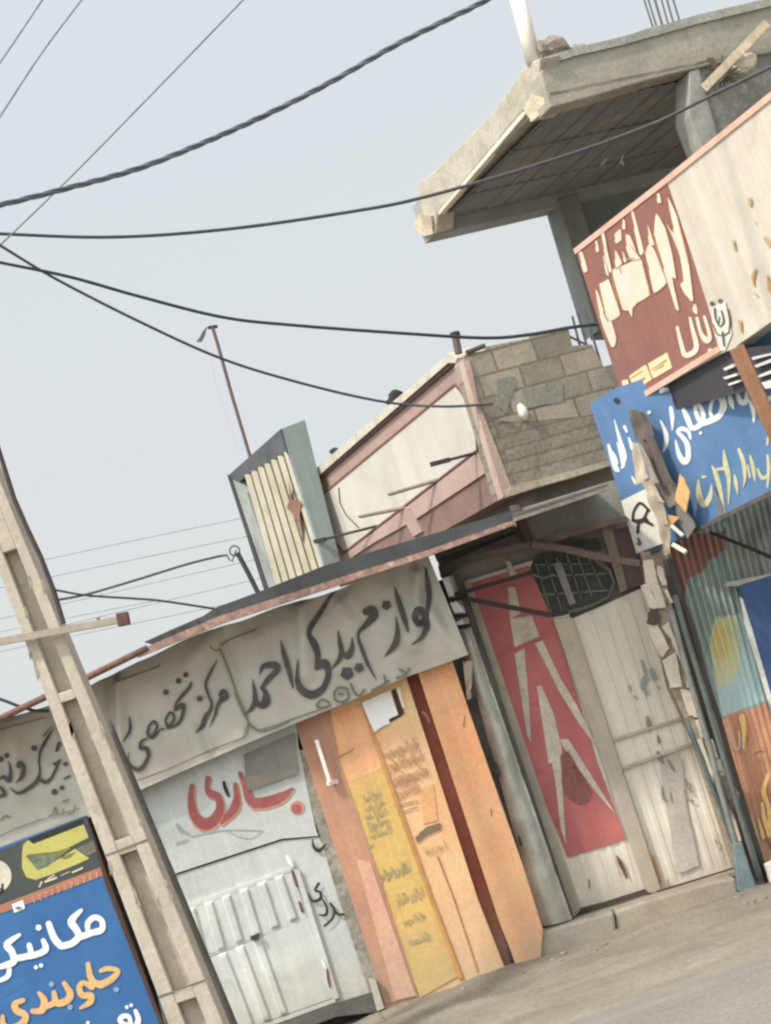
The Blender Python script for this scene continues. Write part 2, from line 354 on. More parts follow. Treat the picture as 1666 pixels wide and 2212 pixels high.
# stencil marks: faint rows of upright painted script
rd = random.Random(11)
st1 = M('faded_grey_script', '#a89a72', '#9f9068', k=1.0, scale=8, bump=0); st2 = M('faded_brown_script', '#b58d68', '#aa7f5a', k=1.0, scale=8, bump=0); st3 = M('grey_script', '#84705c', '#7c6a58', k=.85, bump=0)
sO = flat(P_OR)
def script(cx, cy, w, h, rows, seed, z, out, wd=10, off=.012):
    rd = random.Random(seed)
    for r in range(rows):
        x = cx+w/2; y = cy-h/2+h*(r+.5)/rows
        while x > cx-w/2:
            st = rd.choice((0, 1, 2, 3)); a = h/rows
            yy = y+(cx-x)*-.0+(x-cx)*-.30
            if st == 0: p = [(x, yy-a*.5), (x+3, yy), (x+6, yy+a*.25)]
            elif st == 1: p = [(x+4, yy-a*.1), (x, yy+a*.2), (x-16, yy+a*.2), (x-20, yy)]
            elif st == 2: p = [(x, yy-a*.2), (x+6, yy+a*.1), (x-8, yy+a*.4)]
            else: p = [(x+3, yy), (x-4, yy-a*.15), (x-12, yy+a*.05), (x-2, yy+a*.15)]
            out.stroke(sO, [(*z(q[0]+(q[1]-cy)*.33, q[1]), wd*rd.uniform(.6, 1.2)*.2603) for q in p], off)
            if rd.random() < .5: out.dot(sO, *z(x-6+(yy-cy)*.33, yy+a*rd.choice((-.45, .42))), 6*.2603, off)
            x -= rd.uniform(18, 30)
for a_ in ((435, 1180, 150, 160, 2, 1, 9), (470, 1370, 190, 220, 3, 2, 11), (405, 1550, 40, 60, 1, 3, 12), (610, 1770, 260, 110, 1, 4, 12), (735, 1980, 240, 110, 1, 6, 12), (810, 2330, 170, 90, 1, 7, 13), (770, 2160, 180, 80, 1, 17, 10)):
    m1 = MB(); script(*a_[:6], b11, m1, a_[6]); m1.build('faded_script', st1, t)
for a_ in ((700, 860, 300, 330, 3, 8, 13), (690, 1060, 220, 180, 2, 9, 12), (940, 1580, 200, 90, 1, 10, 9)):
    m2 = MB(); script(*a_[:6], b11, m2, a_[6]); m2.build('brown_script', st2, t)
m2 = MB()
m2.stroke(sO, [(*b11(x, y), 14*.2603) for x, y in ((640, 1215), (720, 1195), (800, 1180))], .01)
m2.stroke(sO, [(*b11(x, y), 12*.2603) for x, y in ((670, 1275), (740, 1245), (800, 1230))], .01)
m2.build('underline', st2, t)
MB().prism(P_OR, wob(mp(b11, [(780, 1480), (870, 1395), (985, 1360), (990, 1410), (860, 1470), (800, 1525)]), .8, 2), .01, .012).build('grey_stamp', st3, t)
MB().prism(P_OR, mp(b11, [(815, 1080), (930, 1040), (965, 1340), (850, 1370)]), .01, .007).build('repaint_patch', M('repaint_patch', '#d9a268', '#d49b62', k=1.0), t)
m_ = MB(); notice_shadow_m = M('notice_shadow_brown', '#5a3323', '#46281c', k=.8)
m_.prism(P_OR, mp(b11, [(585, 265), (620, 245), (690, 450), (660, 480), (575, 525), (565, 505), (640, 460)]), .01, .009); m_.build('notice_shadow', notice_shadow_m, t)  # dark brown strip painted as the notice's cast shadow
m_ = MB(); m_.prism(P_OR, mp(b11, [(620, 245), (650, 232), (690, 400), (675, 410)]), .01, .01); m_.build('pale_chip', M('pale_chip', '#e9dcc6', k=1.05), t)
wb = M('white_bracket', '#f0ead9', k=1.15, rough=.5)
m_ = MB(); m_.bar(P_OR.at(*b4(1165, -60), .07), P_OR.at(*b4(1275, 290), .07), .026, .03); m_.bar(P_OR.at(*b4(1262, 297), .07), P_OR.at(*b4(1330, 285), .0), .03, .03); m_.build('bracket', wb, t)
m_ = MB()
for q in ([(120, 830, 6), (250, 760, 12), (270, 740, 6)], [(840, 440, 20), (880, 480, 24), (895, 530, 14)], [(1190, 470, 8), (1180, 560, 12)], [(1410, 1250, 10), (1415, 1300, 8)]):
    m_.stroke(flat(Plane(P_OR.p+V((0, -.03, 0)), (1, 0, 0))), [(*b11(x, y), w*.2603) for x, y, w in q], .004)
m_.build('scuff', M('brown_scuff', '#a9714e', '#8a5a3f', k=.9, bump=0), t)
pap = MB().prism(P_OR, mp(b11, [(335, 365), (570, 262), (640, 465), (562, 500), (565, 540), (510, 560), (440, 610)]), .004, .022)
pap.build('paper_notice', M('white_paper', '#ece3d6', '#ddd3c6', k=1.1, scale=5, fine=.06, bump=.05), None, label='white torn paper notice stuck on the orange wall just under the cloth banner', category='notice')

# ------------------------------------------------------------------ sheet metal pilaster between orange wall and red door
z7 = zoom(1100, 1250, .49220); b10 = zoom(1100, 1200, .30012)
P_PIL = front(15.2)
t = thing('metal_pilaster', 'grey green dented sheet-metal pilaster between orange wall and red door', 'pilaster', (P_PIL.at(1200, 2000).x, 15.2, 0))
gm = M('galvanised_sheet', '#bdbeb0', '#94948a', k=1.15, scale=2.6, streak=.35, axis=(9, 9, .9), fine=.12, rough=.55, metal=.15, stain='#6b6455', stain_amt=.6, stain_scale=3.5)
def curve(q, s_): return .07*math.sin(math.pi*min(1, q*1.05))+.012*math.sin(s_*23+q*4)
MB().sheet(P_PIL, [*mp(b10, [(10, 800), (95, 780)]), *mp(z6, [(660, 890), (500, 930)])], 14, 60, lambda q, s_: curve(q, s_)).build('sheet_cladding', gm, t, smooth=True)
MB().prism(P_PIL, [*mp(b10, [(-170, 865), (150, 760)]), *mp(z6, [(670, 885), (440, 965)])], .3, -.01).build('core', M('pilaster_core', '#5d5a51', '#4c4942', k=.8, streak=.2), t)
m_ = MB(); dk = M('dark_strap', '#2c2b28', k=.6)
for a, b_ in (((10, 990), (200, 965)), ((60, 1125), (215, 1110)), ((130, 1210), (240, 1195))): MB().bar(P_PIL.at(*b10(*a), .09), P_PIL.at(*b10(*b_), .09), .028, .03).build('strap', dk, t)
m_ = MB()
for q in ([(5, 815), (52, 795), (105, 940), (62, 962)], [(68, 1010), (128, 998), (192, 1085), (110, 1095)], [(120, 1170), (170, 1148), (182, 1188), (130, 1200)]): m_.prism(P_PIL, mp(b10, q), .03, .085)
m_.build('bare_white_edge', M('bright_white_metal', '#f2f2ee', k=1.3, rough=.4), t)
m_ = MB(); m_.sheet(P_PIL, mp(b11, [(1175, 30), (1255, 20), (1245, 330), (1210, 345)]), 6, 12, lambda q, s_: .10+.02*math.sin(s_*9+q*3)); m_.build('peeled_flap', M('cream_flap', '#c9bfa9', '#b5aa94', k=1.0), t)
m_ = MB()
for q in ([(1240, 250, 30), (1275, 290, 40), (1250, 345, 20)], [(1445, 860, 20), (1460, 920, 40), (1475, 970, 20)], [(1640, 1480, 20), (1655, 1540, 30)]): 
    m_ = MB(); m_.stroke(flat(Plane(P_PIL.p+V((0, -.095, 0)), (1, 0, 0))), [(*b11(x, y), w*.2603) for x, y, w in q], .004); m_.build('dent', M('dark_dent', '#4d4639', k=.8, bump=0), t)

# ------------------------------------------------------------------ cream shop with red door
cream_m = M('cream_door_paint', '#d2cab9', '#c6bdab', k=1.05, scale=1.4, streak=.07, axis=(12, 12, .5), fine=.08, bump=.06, stain='#b0a893', stain_amt=.5, stain_scale=2.5, rough=.7)
crf_m = M('cream_frame_paint', '#b9ac96', '#a3978a', k=1.0, scale=3, streak=.15, fine=.1, stain='#8a7a66', stain_amt=.5, stain_scale=5)
redd_m = M('red_door_paint', '#b9625d', '#ab5854', k=.98, scale=2.2, streak=.08, fine=.08, bump=.06, stain='#7d4140', stain_amt=.45, stain_scale=3.5, rough=.7)
t = thing('cream_shop', 'cream metal double doors, left one with red panel and white cross lines, under dark canopy', 'shop', (P_DOOR.at(1400, 1960).x, 15.45, 0))
CS = t
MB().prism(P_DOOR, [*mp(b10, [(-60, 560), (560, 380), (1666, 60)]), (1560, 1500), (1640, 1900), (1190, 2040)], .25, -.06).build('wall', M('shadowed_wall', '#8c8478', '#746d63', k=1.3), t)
D2 = Plane(P_DOOR.p, (1, 0, 0))
dr = MB().sheet(D2, [*mp(z7, [(135, 395), (560, 265)]), *mp(z6, [(1035, 735), (700, 840)])], 90, 40, ribs(5, .006))
rdoor = dr.build('left_door', cream_m, t); rs_ = sub(rdoor, t)
D3 = Plane(P_DOOR.p+V((0, -.016, 0)), (1, 0, 0)); s3 = flat(D3)
m_ = MB()
m_.sheet(D3, [(1008, 1262), (1142, 1222), (1200, 1355), (1090, 1395)], 8, 8); m_.sheet(D3, [(1090, 1395.2), (1200, 1355.2), (1352, 1812), (1226, 1853)], 30, 30, lambda q, s_: .001)
m2 = MB(); m2.face(D3, [(1008, 1262), (1142, 1222), (1200, 1350), (1290, 1645), (1352, 1812), (1226, 1853), (1128, 1605)], .001); m2.build('red_panel', redd_m, rs_)
m_ = MB()
for z, q in ((z7, [(345, 590), (455, 575), (495, 680), (370, 740)]), (z7, [(368, 770), (418, 738), (440, 1000), (452, 1220), (432, 1180)]),
             (z7, [(470, 715), (510, 700), (600, 890), (690, 1040), (800, 1260), (700, 1130), (590, 950), (540, 850)]),
             (z7, [(480, 930), (505, 930), (570, 1080), (620, 1321), (540, 1321)]), (z6, [(540, 0), (605, 10), (608, 200), (628, 515), (600, 420), (572, 180)]),
             (z6, [(590, -20), (640, -20), (760, 170), (888, 372), (760, 225), (650, 70)]), (z7, [(325, 300), (345, 300), (380, 370), (345, 380)]), (z7, [(335, 430), (370, 430), (400, 560), (345, 590)])):
    m_.patch(s3, mp(z, q), .004)
m_.build('white_cross_lines', M('dirty_white_lines', '#c9bda9', '#b3a797', k=1.0, scale=6, streak=.1, fine=.2, stain='#8d7d6e', stain_amt=.5, stain_scale=8), rs_)
m_ = MB()
m_.patch(s3, wob(mp(z6, [(600, 60), (640, 40), (760, 250), (740, 300), (690, 310), (630, 270), (605, 200)]), 1.5, 4), .0075)
m_.build('smoke_stain', M('smoke_stain', '#9a5854', '#84504c', k=.85, scale=7, bump=0), rs_)
m_ = MB()
for q in ([(885, 570, 8), (905, 610, 26), (935, 680, 14)], [(745, 690, 8), (748, 730, 8)], [(650, 700, 12), (665, 750, 8)], [(670, 120, 20), (690, 160, 10)]): m_ = MB(); m_.stroke(s3, [(*z6(x, y), w*.427*.8) for x, y, w in q], .008); m_.build('rust_hole', rust, rs_)
dr = MB().sheet(D2, [*mp(z7, [(660, 590), (1035, 425)]), *mp(z6, [(1480, 625), (1110, 752)])], 120, 60, ribs(6, .006))
cdoor = dr.build('right_door', cream_m, t); cs_ = sub(cdoor, t)
m_ = MB(); s4 = s3
m_.patch(s4, wob(mp(z6, [(1108, 80), (1160, 60), (1215, 80), (1240, 330), (1300, 620), (1190, 665), (1150, 400), (1120, 250)]), 1.2, 5), .004)
m_.build('grey_wash', M('grey_wash', '#b3aca0', '#a8a196', k=1.0, scale=5, streak=.1), cs_)
m_ = MB()
for z, q, kk in ((z7, [(1040, 1090, 20), (1048, 1120, 34), (1050, 1150, 18)], .427), (z7, [(1090, 1180, 8), (1100, 1210, 26)], .427), (z6, [(1092, 45, 16), (1105, 75, 34), (1118, 100, 14)], .427), (z6, [(1140, 80, 8), (1165, 120, 22), (1175, 140, 8)], .427),
                 (z6, [(1115, 220, 10), (1122, 275, 22), (1135, 290, 14)], .427), (z6, [(1230, 180, 10), (1248, 225, 18), (1262, 250, 10)], .427), (z6, [(1225, 235, 12), (1240, 280, 12), (1270, 292, 14)], .427), (z6, [(1250, 200, 8), (1262, 215, 10)], .427), (z6, [(1155, 250, 10), (1165, 300, 10)], .427),
                 (z6, [(1385, 490, 10), (1395, 510, 8)], .427), (z6, [(1405, 530, 8), (1410, 545, 6)], .427)):
    m_ = MB(); m_.stroke(s4, [(*z(x, y), w*kk*.8) for x, y, w in q], .008); m_.build('dark_spot', M('dark_spot', '#968c7c', '#847a69', k=.85, bump=0), cs_)
m_ = MB()
for q in ([(1010, 800, 10), (1030, 860, 20)], [(1030, 890, 30), (1015, 930, 24), (1040, 970, 14)], [(1060, 850, 20), (1075, 890, 26)], [(950, 930, 12), (955, 950, 12)], [(975, 980, 10), (985, 995, 10)], [(1095, 930, 8), (1100, 945, 10)]): m_.stroke(s4, [(*z7(x, y), w*.427) for x, y, w in q], .007)
m_.build('teal_script', M('teal_script', '#98a098', '#8a938c', k=.9, bump=0), cs_)
m_ = MB()
for z, q in ((z6, [(1070, 570, 10), (1080, 620, 20), (1105, 700, 12)]), (z6, [(1140, 690, 8), (1150, 730, 18), (1140, 750, 10)])): m_.stroke(s4, [(*z(x, y), w*.427) for x, y, w in q], .008)
m_.build('rust_run', M('rust_run', '#b08a5a', '#9a6c3f', k=.9, bump=0), cs_)
m_ = MB()
for a, b_ in (((855, 1205), (1255, 1080)),): m_.bar(D3.at(*z7(*a), .01), D3.at(*z7(*b_), .01), .02, .02)
m_.build('door_rail', crf_m, cs_)
MB().bar(D3.at(*z6(890, 135), .01), D3.at(*z6(1260, 5), .01), .02, .02).build('door_rail', crf_m, cs_)
MB().bar(D3.at(*z7(235, 800), .008), D3.at(*z7(560, 655), .008), .014, .014).build('door_rail', redd_m, rs_)
m_ = MB()  # frames
for q in ([*mp(z7, [(105, 400), (140, 390)]), *mp(z6, [(705, 838), (662, 882)])], [*mp(z7, [(560, 590), (660, 585)]), *mp(z6, [(1112, 752), (1035, 760)])], [*mp(z7, [(1035, 420), (1060, 405)]), *mp(z6, [(1500, 620), (1482, 628)])]):
    m_.prism(P_DOOR, q, .12, .05)
m_.build('door_frame', crf_m, t, bevel=.008)
m_ = MB(); m_.prism(P_DOOR, [*mp(z6, [(660, 885), (1490, 628), (1500, 665), (860, 850), (670, 915)])], .3, .10); m_.build('threshold', M('concrete_threshold', '#a79c8a', '#8f8677', k=.9, scale=4, fine=.25, stain='#6a6154', stain_amt=.5), t, bevel=.012)
m_ = MB(); m_.bar(P_DOOR.at(*z6(700, 838), .06), P_DOOR.at(*z6(1035, 748), .06), .018, .03); m_.bar(P_DOOR.at(*z6(1085, 752), .06), P_DOOR.at(*z6(1480, 632), .06), .022, .03); m_.build('door_gap', M('gap_dark', '#5c4d38', k=.6), t)
P_STEP = front(15.0)
MB().prism(P_STEP, wob(mp(z6, [(450, 970), (870, 850), (895, 1060), (660, 1130), (495, 1180)]), 1.5, 3, 3), .75).build('step', M('green_grey_step', '#9b988b', '#858277', k=.85, scale=4, fine=.25, stain='#5f5c54', stain_amt=.6), t, bevel=.02)
MB().prism(P_STEP, wob(mp(z6, [(878, 850), (1380, 700), (1490, 680), (1520, 850), (1350, 910), (1120, 990), (895, 1060)]), 1.5, 4, 3), .75, -.03).build('plinth', M('dusty_plinth', '#a59a88', '#8c8273', k=.9, scale=4, fine=.3, stain='#746a5b', stain_amt=.5), t, bevel=.02)
MB().prism(P_STEP, wob(mp(z6, [(1090, 900), (1310, 830), (1325, 862), (1110, 935)]), 1.2, 6, 3), .3, .02).build('plinth_shadow_strip', M('plinth_shadow_brown', '#7d7262', '#6b6155', k=.8, fine=.3), t)  # dark strip standing in for the shadow line under the plinth

# upper zone above the doors: grey fascia board, posts, vent, brackets, canopy
dark_post = M('brown_steel', '#6b5a53', '#5b4a45', k=.95, scale=4, fine=.2, stain='#7c6055', stain_amt=.4)
MB().prism(P_DOOR, mp(b10, [(640, 235), (1440, -10), (1530, 330), (1300, 385), (750, 500)]), .04, .10).build('fascia_board', M('grey_fascia', '#6b6a62', '#605f58', k=1.9, scale=2, streak=.12), t)
MB().prism(P_DOOR, mp(b10, [(560, 215), (640, 205), (770, 530), (700, 545)]), .1, .14).build('left_post', dark_post, t, bevel=.006)
MB().prism(P_DOOR, mp(b10, [(1315, 380), (1400, 350), (1540, 890), (1480, 925)]), .08, .05).build('right_post', M('light_brown_post', '#8a7c6b', '#7a6c5d', k=1.0), t)
MB().prism(P_DOOR, mp(b10, [(-80, 560), (560, 300), (600, 420), (-40, 660)]), .3, .30).build('canopy_soffit_beam', M('teal_dark_beam', '#4b504e', '#3e4343', k=1.0, streak=.2), t)
MB().prism(P_DOOR, wob(mp(b10, [(-30, 700), (600, 440), (690, 540), (230, 660), (0, 800)]), 2, 8), .1, .05).build('lintel', M('dusty_lintel', '#736c62', '#5f5951', k=1.0, scale=6, fine=.3), t)
MB().prism(P_DOOR, mp(b10, [(1410, 400), (1545, 370), (1640, 660), (1666, 640), (1666, 850), (1530, 900), (1430, 560)]), .1, .03).build('maroon_panel', M('maroon_panel', '#6b5150', '#5c4848', k=1.0), t)
vo = smooth(mp(b10, [(740, 700), (790, 600), (960, 570), (1250, 640), (1390, 730), (1420, 830), (1385, 960), (1250, 1030), (1080, 1085), (900, 1120), (830, 960), (740, 850)]), 4)
vent = MB().prism(P_DOOR, vo, .05, .016).build('vent_opening', M('vent_dark', '#4a504a', '#3b413d', k=.8, scale=9), t)
vs_ = sub(vent, t); pale = M('pale_slat', '#6b6b62', '#5c5c54', k=1.0, scale=8)
for a_, b_, w in [((780+i*85, 640-i*12+abs(i-3)*14), (905+i*85, 1090-i*34-max(0, i-4)*40), .012) for i in range(6)]+[((760, 790), (1390, 760), .016), ((830, 940), (1390, 900), .016), ((800, 690), (1250, 680), .012)]:
    MB().bar(P_DOOR.at(*b10(*a_), .03), P_DOOR.at(*b10(*b_), .03), w, .012).build('grille_bar', pale, vs_)
m_ = MB().prism(P_DOOR, mp(b10, [(925, 685), (985, 662), (1110, 1005), (1060, 1030)]), .02, .045); m_.build('plank', M('grey_plank', '#85837a', '#77756c', k=1.0, scale=6), vs_)
m_ = MB(); m_.tube([P_DOOR.at(*b10(x, y), .06) for x, y in ((1050, 1085), (1250, 1025), (1375, 960), (1425, 840), (1390, 740), (1260, 650))], .012); m_.tube([P_DOOR.at(*b10(x, y), .06) for x, y in ((760, 770), (840, 805), (930, 770))], .012); m_.build('hoop', M('dull_hoop', '#686a61', k=1.0), vs_)
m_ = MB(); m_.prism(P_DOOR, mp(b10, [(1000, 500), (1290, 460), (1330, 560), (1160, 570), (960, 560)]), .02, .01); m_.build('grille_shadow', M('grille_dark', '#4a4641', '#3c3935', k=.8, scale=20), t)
m_ = MB()
brn = M('bracket_brown', '#77665c', '#66564e', k=1.0, scale=5)
for a, b_, w, o in (((240, 650), (760, 530), .04, .2), ((740, 540), (1340, 368), .045, .2), ((1340, 368), (1520, 330), .04, .2), ((740, 545), (1010, 580), .045, .24), ((1010, 580), (1300, 650), .05, .24), ((1300, 650), (1620, 700), .045, .24)):
    MB().bar(P_DOOR.at(*b10(*a), o), P_DOOR.at(*b10(*b_), o), w, .04).build('frame_bar', brn, t)
m_ = MB()
MB().bar(P_DOOR.at(*b10(100, 960), .3), P_DOOR.at(*b10(740, 775), .3), .03, .03).build('brace', M('dark_brace', '#443836', k=.9), t); m_.bar(P_DOOR.at(*b10(180, 985), .3), P_DOOR.at(*b10(890, 1125), .3), .034, .03)
m_.build('brace', M('dark_brace', '#443836', k=.9), t)
# canopy roof sheet over the doors (casts the shade)
_e = front(14.35).at(1112, 1112); zc = _e.z; x0 = _e.x; x9 = front(14.35).at(1318, 1040).x
cn = MB(); n = 40; vs = []
for j, (y, z) in enumerate(((15.6, zc+.10), (14.35, zc))):
    for i in range(n*4+1):
        x = x0-.02+(x9-x0)*i/(n*4); vs.append(V((x, y, z+.004*math.sin(i*math.pi/2)+.006*math.sin(x*2))))
N1 = n*4+1; vs += [v+V((0, 0, -.02)) for v in vs]
fs = [(i, i+1, N1+i+1, N1+i) for i in range(N1-1)]+[(2*N1+N1+i, 2*N1+N1+i+1, 2*N1+i+1, 2*N1+i) for i in range(N1-1)]+[(N1+i, N1+i+1, 3*N1+i+1, 3*N1+i) for i in range(N1-1)]
cn.add(vs, fs); cn.build('canopy_sheet', M('dark_roof_sheet', '#4d4c49', '#5b5751', k=.9, scale=4, rough=.8), t)
m_ = MB(); m_.bar(V((x0-.02, 14.36, zc-.03)), V((x9, 14.36, zc-.03)), .025, .025); m_.build('canopy_edge', M('weathered_edge', '#6f625a', '#8a7b70', k=1.0, scale=9, fine=.3), t)

# ------------------------------------------------------------------ peeling pillar and pipes on the right
b7 = zoom(1520, 1200, .2712); b12 = zoom(1420, 1700, .30012)
P_PP = front(15.15)
t = thing('peeling_pillar', 'crumbling pillar with cream plaster flaking off between cream door and painted shutter', 'pillar', (P_PP.at(1560, 1880).x, 15.15, 0))
MB().prism(P_PP, [*mp(b7, [(280, 640), (470, 620), (530, 1000), (720, 1700), (830, 2150)]), *mp(b12, [(1150, 450), (1300, 800), (1430, 1330), (1500, 1560), (1400, 1600), (1040, 480), (830, 30)])], .28, -.02).build('core', M('brown_rubble_core', '#a59580', '#8a7a67', k=1.0, scale=9, fine=.35, bump=.8, stain='#8c7a66', stain_amt=.6), t)
plm = M('flaking_plaster', '#cdc0ab', '#b9ab95', k=1.05, scale=5, fine=.12, bump=.3, stain='#a99a84', stain_amt=.4, stain_scale=9)
chips = ((b7, [(300, 720), (390, 710), (420, 860), (510, 1150), (440, 1160), (380, 1000), (320, 920)]), (b7, [(430, 760), (480, 790), (520, 950), (470, 940), (430, 850)]),
         (b7, [(275, 950), (340, 930), (440, 1160), (360, 1160)]), (b7, [(315, 1250), (350, 1205), (360, 1270), (320, 1285)]), (b7, [(330, 1320), (430, 1310), (540, 1530), (470, 1610), (400, 1500)]),
         (b7, [(470, 1330), (530, 1280), (720, 1740), (690, 1750), (600, 1560), (560, 1450)]), (b7, [(475, 1640), (600, 1560), (660, 1880), (550, 1890)]), (b7, [(640, 1900), (740, 1920), (830, 2150), (780, 2160), (720, 2140)]), (b7, [(690, 1760), (730, 1780), (745, 1890), (700, 1890)]),
         (b12, [(930, 110), (1010, 70), (1080, 230), (990, 275)]), (b12, [(1035, 310), (1105, 290), (1150, 450), (1080, 455)]), (b12, [(1050, 470), (1085, 460), (1200, 790), (1160, 760)]), (b12, [(1185, 640), (1245, 630), (1290, 790), (1215, 790)]),
         (b12, [(1250, 980), (1310, 960), (1420, 1310), (1370, 1320)]), (b7, [(490, 980), (520, 990), (580, 1110), (545, 1110)]), (b12, [(1120, 480), (1180, 470), (1230, 620), (1180, 640)]))
for i, (z, q) in enumerate(chips):
    MB().prism(P_PP, wob(mp(z, q), 1.1, i, 4), .02, .004+.005*(i % 3)).build('plaster_patch', plm, t)
MB().prism(P_PP, wob(mp(b7, [(350, 1190), (420, 1165), (460, 1250), (400, 1320), (330, 1290)]), 1, 33), .05, .03).build('exposed_brick', M('dark_exposed_brick', '#5d4a3a', k=.8), t)
m_ = MB().lump(P_PP.at(*b12(1285, 900), .06), .11, (1, .5, 1.2), 5); m_.build('mortar_lump', M('mortar_lump', '#8d8375', '#766c60', k=.9, fine=.35), t)
def pipe(label, col, a, b_, w, off, depth=15.05):
    p = front(depth); A = p.at(*a, off); B = p.at(*b_, off); n = 8
    m = MB(); m.tube([A+(B-A)*(i/n)+V((random.uniform(-.006, .006), 0, 0)) for i in range(n+1)], w)
    m.build('drain_pipe', M('pipe '+label[:12], col, None, k=.95, scale=5, streak=.15, fine=.15, rough=.6), None, smooth=True, label=label, category='pipe')
pipe('thin teal pipe running down beside the right edge of the cream door', '#4a625f', b12(960, 290), b12(1480, 1650), .016, .02)
pipe('pale blue grey pipe rising in front of the flaking pillar', '#878983', b7(560, 1180), b12(1480, 1720), .022, .0, 15.0)
pipe('dark brown pipe at the left edge of the painted shutter', '#483f38', b7(540, 700), b12(1640, 1650), .022, .0, 15.06)
pipe('mid grey pipe between the brown pipe and the flaking pillar', '#636a66', b7(590, 1040), b12(1580, 1640), .020, .0, 14.98)
m_ = MB(); m_.prism(front(14.95), mp(b12, [(1350, 1340), (1425, 1320), (1470, 1480), (1500, 1560), (1550, 1700), (1490, 1740), (1400, 1730), (1365, 1520)]), .1); m_.build('metal_box', M('blue_grey_box', '#7b8a8b', '#68777a', k=.85, scale=6, streak=.2), None, bevel=.01, label='blue grey dented metal post foot standing on the step beside the pipes', category='metal foot')

# ------------------------------------------------------------------ painted corrugated shutter
P_SH = front(15.2)
t = thing('painted_shutter', 'corrugated shutter painted red brown, teal, yellow and orange behind the pipes', 'shutter', (P_SH.at(1640, 1880).x, 15.2, 0))
quad = [*mp(b7, [(500, 560)]), (1790, 1010), (1960, 1780), *mp(b12, [(1560, 1560)])]
corr = lambda n, a: (lambda q, s_: a*math.sin(q*n*2*math.pi))
shut_m = M('teal_corrugated', '#85918a', '#76827b', k=1.2, scale=3, streak=.25, axis=(18, 18, .5), fine=.12, rough=.7, stain='#8a5f4e', stain_amt=.5, stain_scale=2)
def inside(pts, x, y):
    c = False; k = len(pts)-1
    for q in range(len(pts)):
        (xa, ya), (xb, yb) = pts[q], pts[k]
        if (ya > y) != (yb > y) and x < (xb-xa)*(y-ya)/(yb-ya)+xa: c = not c
        k = q
    return c
rb = M('red_brown_paint', '#96695a', '#866054', k=1.1, scale=5, streak=.3, axis=(22, 22, .4), fine=.15)
gst = M('grey_stripe_paint', '#9a9b91', '#7d7a71', k=1.15, scale=3, streak=.45, axis=(26, 26, .3), fine=.1)
S5 = Plane(P_SH.p+V((0, -.022, 0)), (1, 0, 0))
zones = [(wob(mp(b12, [(1250, 310), (1350, 250), (1620, 170), (1640, 160), (1850, 900), (1900, 1440), (1590, 1490), (1540, 1330), (1430, 980), (1330, 600)]), 1.5, 15, 4), M('orange_mural', '#c48c68', '#b87e5e', k=1.1, scale=2.5, streak=.25, axis=(10, 10, .8), fine=.15, stain='#d3a86e', stain_amt=.6, stain_scale=3)),
         (wob(mp(b7, [(950, 1330), (1010, 1270), (1090, 1400), (1120, 1560), (1060, 1640), (960, 1640), (930, 1500)]), 3, 44, 5), M('ochre_mural', '#c0ab66', '#b8b07e', k=1.0, scale=5, fine=.12)),
         (wob(mp(b7, [(945, 1310), (1010, 1235), (1150, 1250), (1200, 1450), (1180, 1700), (1090, 1850), (990, 1900), (930, 1640), (915, 1480)]), 3, 45, 5), M('olive_mural', '#b5b185', '#aab594', k=1.05, scale=5, fine=.14)),
         (wob(mp(b7, [(945, 1300), (1000, 1240), (1195, 1210), (1240, 1330), (1440, 2010), (1200, 2080), (1030, 2150), (930, 1640), (915, 1480)]), 1.5, 14, 3), M('pale_blue_mural', '#a6b6b0', '#90adb0', k=1.1, scale=2.2, streak=.15, fine=.14, stain='#b9b58c', stain_amt=.8, stain_scale=2.5)),
         (wob(mp(b7, [(400, 500), (730, 480), (1060, 440), (1060, 620), (900, 730), (850, 830), (700, 880), (690, 1060), (560, 1000)]), 2.5, 12, 5), rb),
         (wob(mp(b7, [(1060, 400), (1475, 200), (1700, 120), (1900, 700), (1475, 860), (1180, 880), (1060, 620)]), 2.5, 13, 5), gst)]
sh = MB(); sh.sheet(P_SH, quad, 400, 130, lambda q, s_: .018*math.sin(q*26*2*math.pi)*(1.0 if s_ < .33 else max(.25, 1-(s_-.33)*6)))
shut = sh.build('corrugated_sheet', shut_m, t, smooth=True)
for zp, zm in zones: shut.data.materials.append(zm)
(ax, ay), (bx, by), (cx, cy), (dx, dy) = quad
for j in range(130):
    for i in range(400):
        q, s_ = (i+.5)/400, (j+.5)/130
        x = (ax*(1-q)+bx*q)*(1-s_)+(dx*(1-q)+cx*q)*s_; y = (ay*(1-q)+by*q)*(1-s_)+(dy*(1-q)+cy*q)*s_
        for k, (zp, zm) in enumerate(zones):
            if inside(zp, x, y): shut.data.polygons[j*400+i].material_index = k+1; break
m_ = MB(); s5 = flat(S5)
for q in ([(1640, 760, 30), (1600, 900, 40), (1640, 1020, 36), (1666, 1200, 50)], [(1590, 1000, 26), (1610, 1130, 36), (1650, 1260, 40)], [(1560, 1130, 16), (1600, 1280, 30)], [(1420, 280, 50), (1440, 400, 40), (1430, 540, 16)]):
    m_ = MB(); m_.stroke(s5, [(*b12(x, y), w*.2603) for x, y, w in q], .012); m_.build('yellow_flame', M('yellow_flame', '#d3ab55', '#cfa062', k=1.0, bump=0, scale=7), t)
m_ = MB()
for q in ([(1300, 330, 20), (1350, 520, 26), (1400, 540, 20), (1400, 400, 16)], [(1440, 560, 14), (1450, 460, 14)], [(1500, 1100, 20), (1560, 1300, 14)]): m_ = MB(); m_.stroke(s5, [(*b12(x, y), w*.2603) for x, y, w in q], .010); m_.build('pale_brush_mark', M('pale_brush_mark', '#c9ab90', k=1.0, bump=0), t)
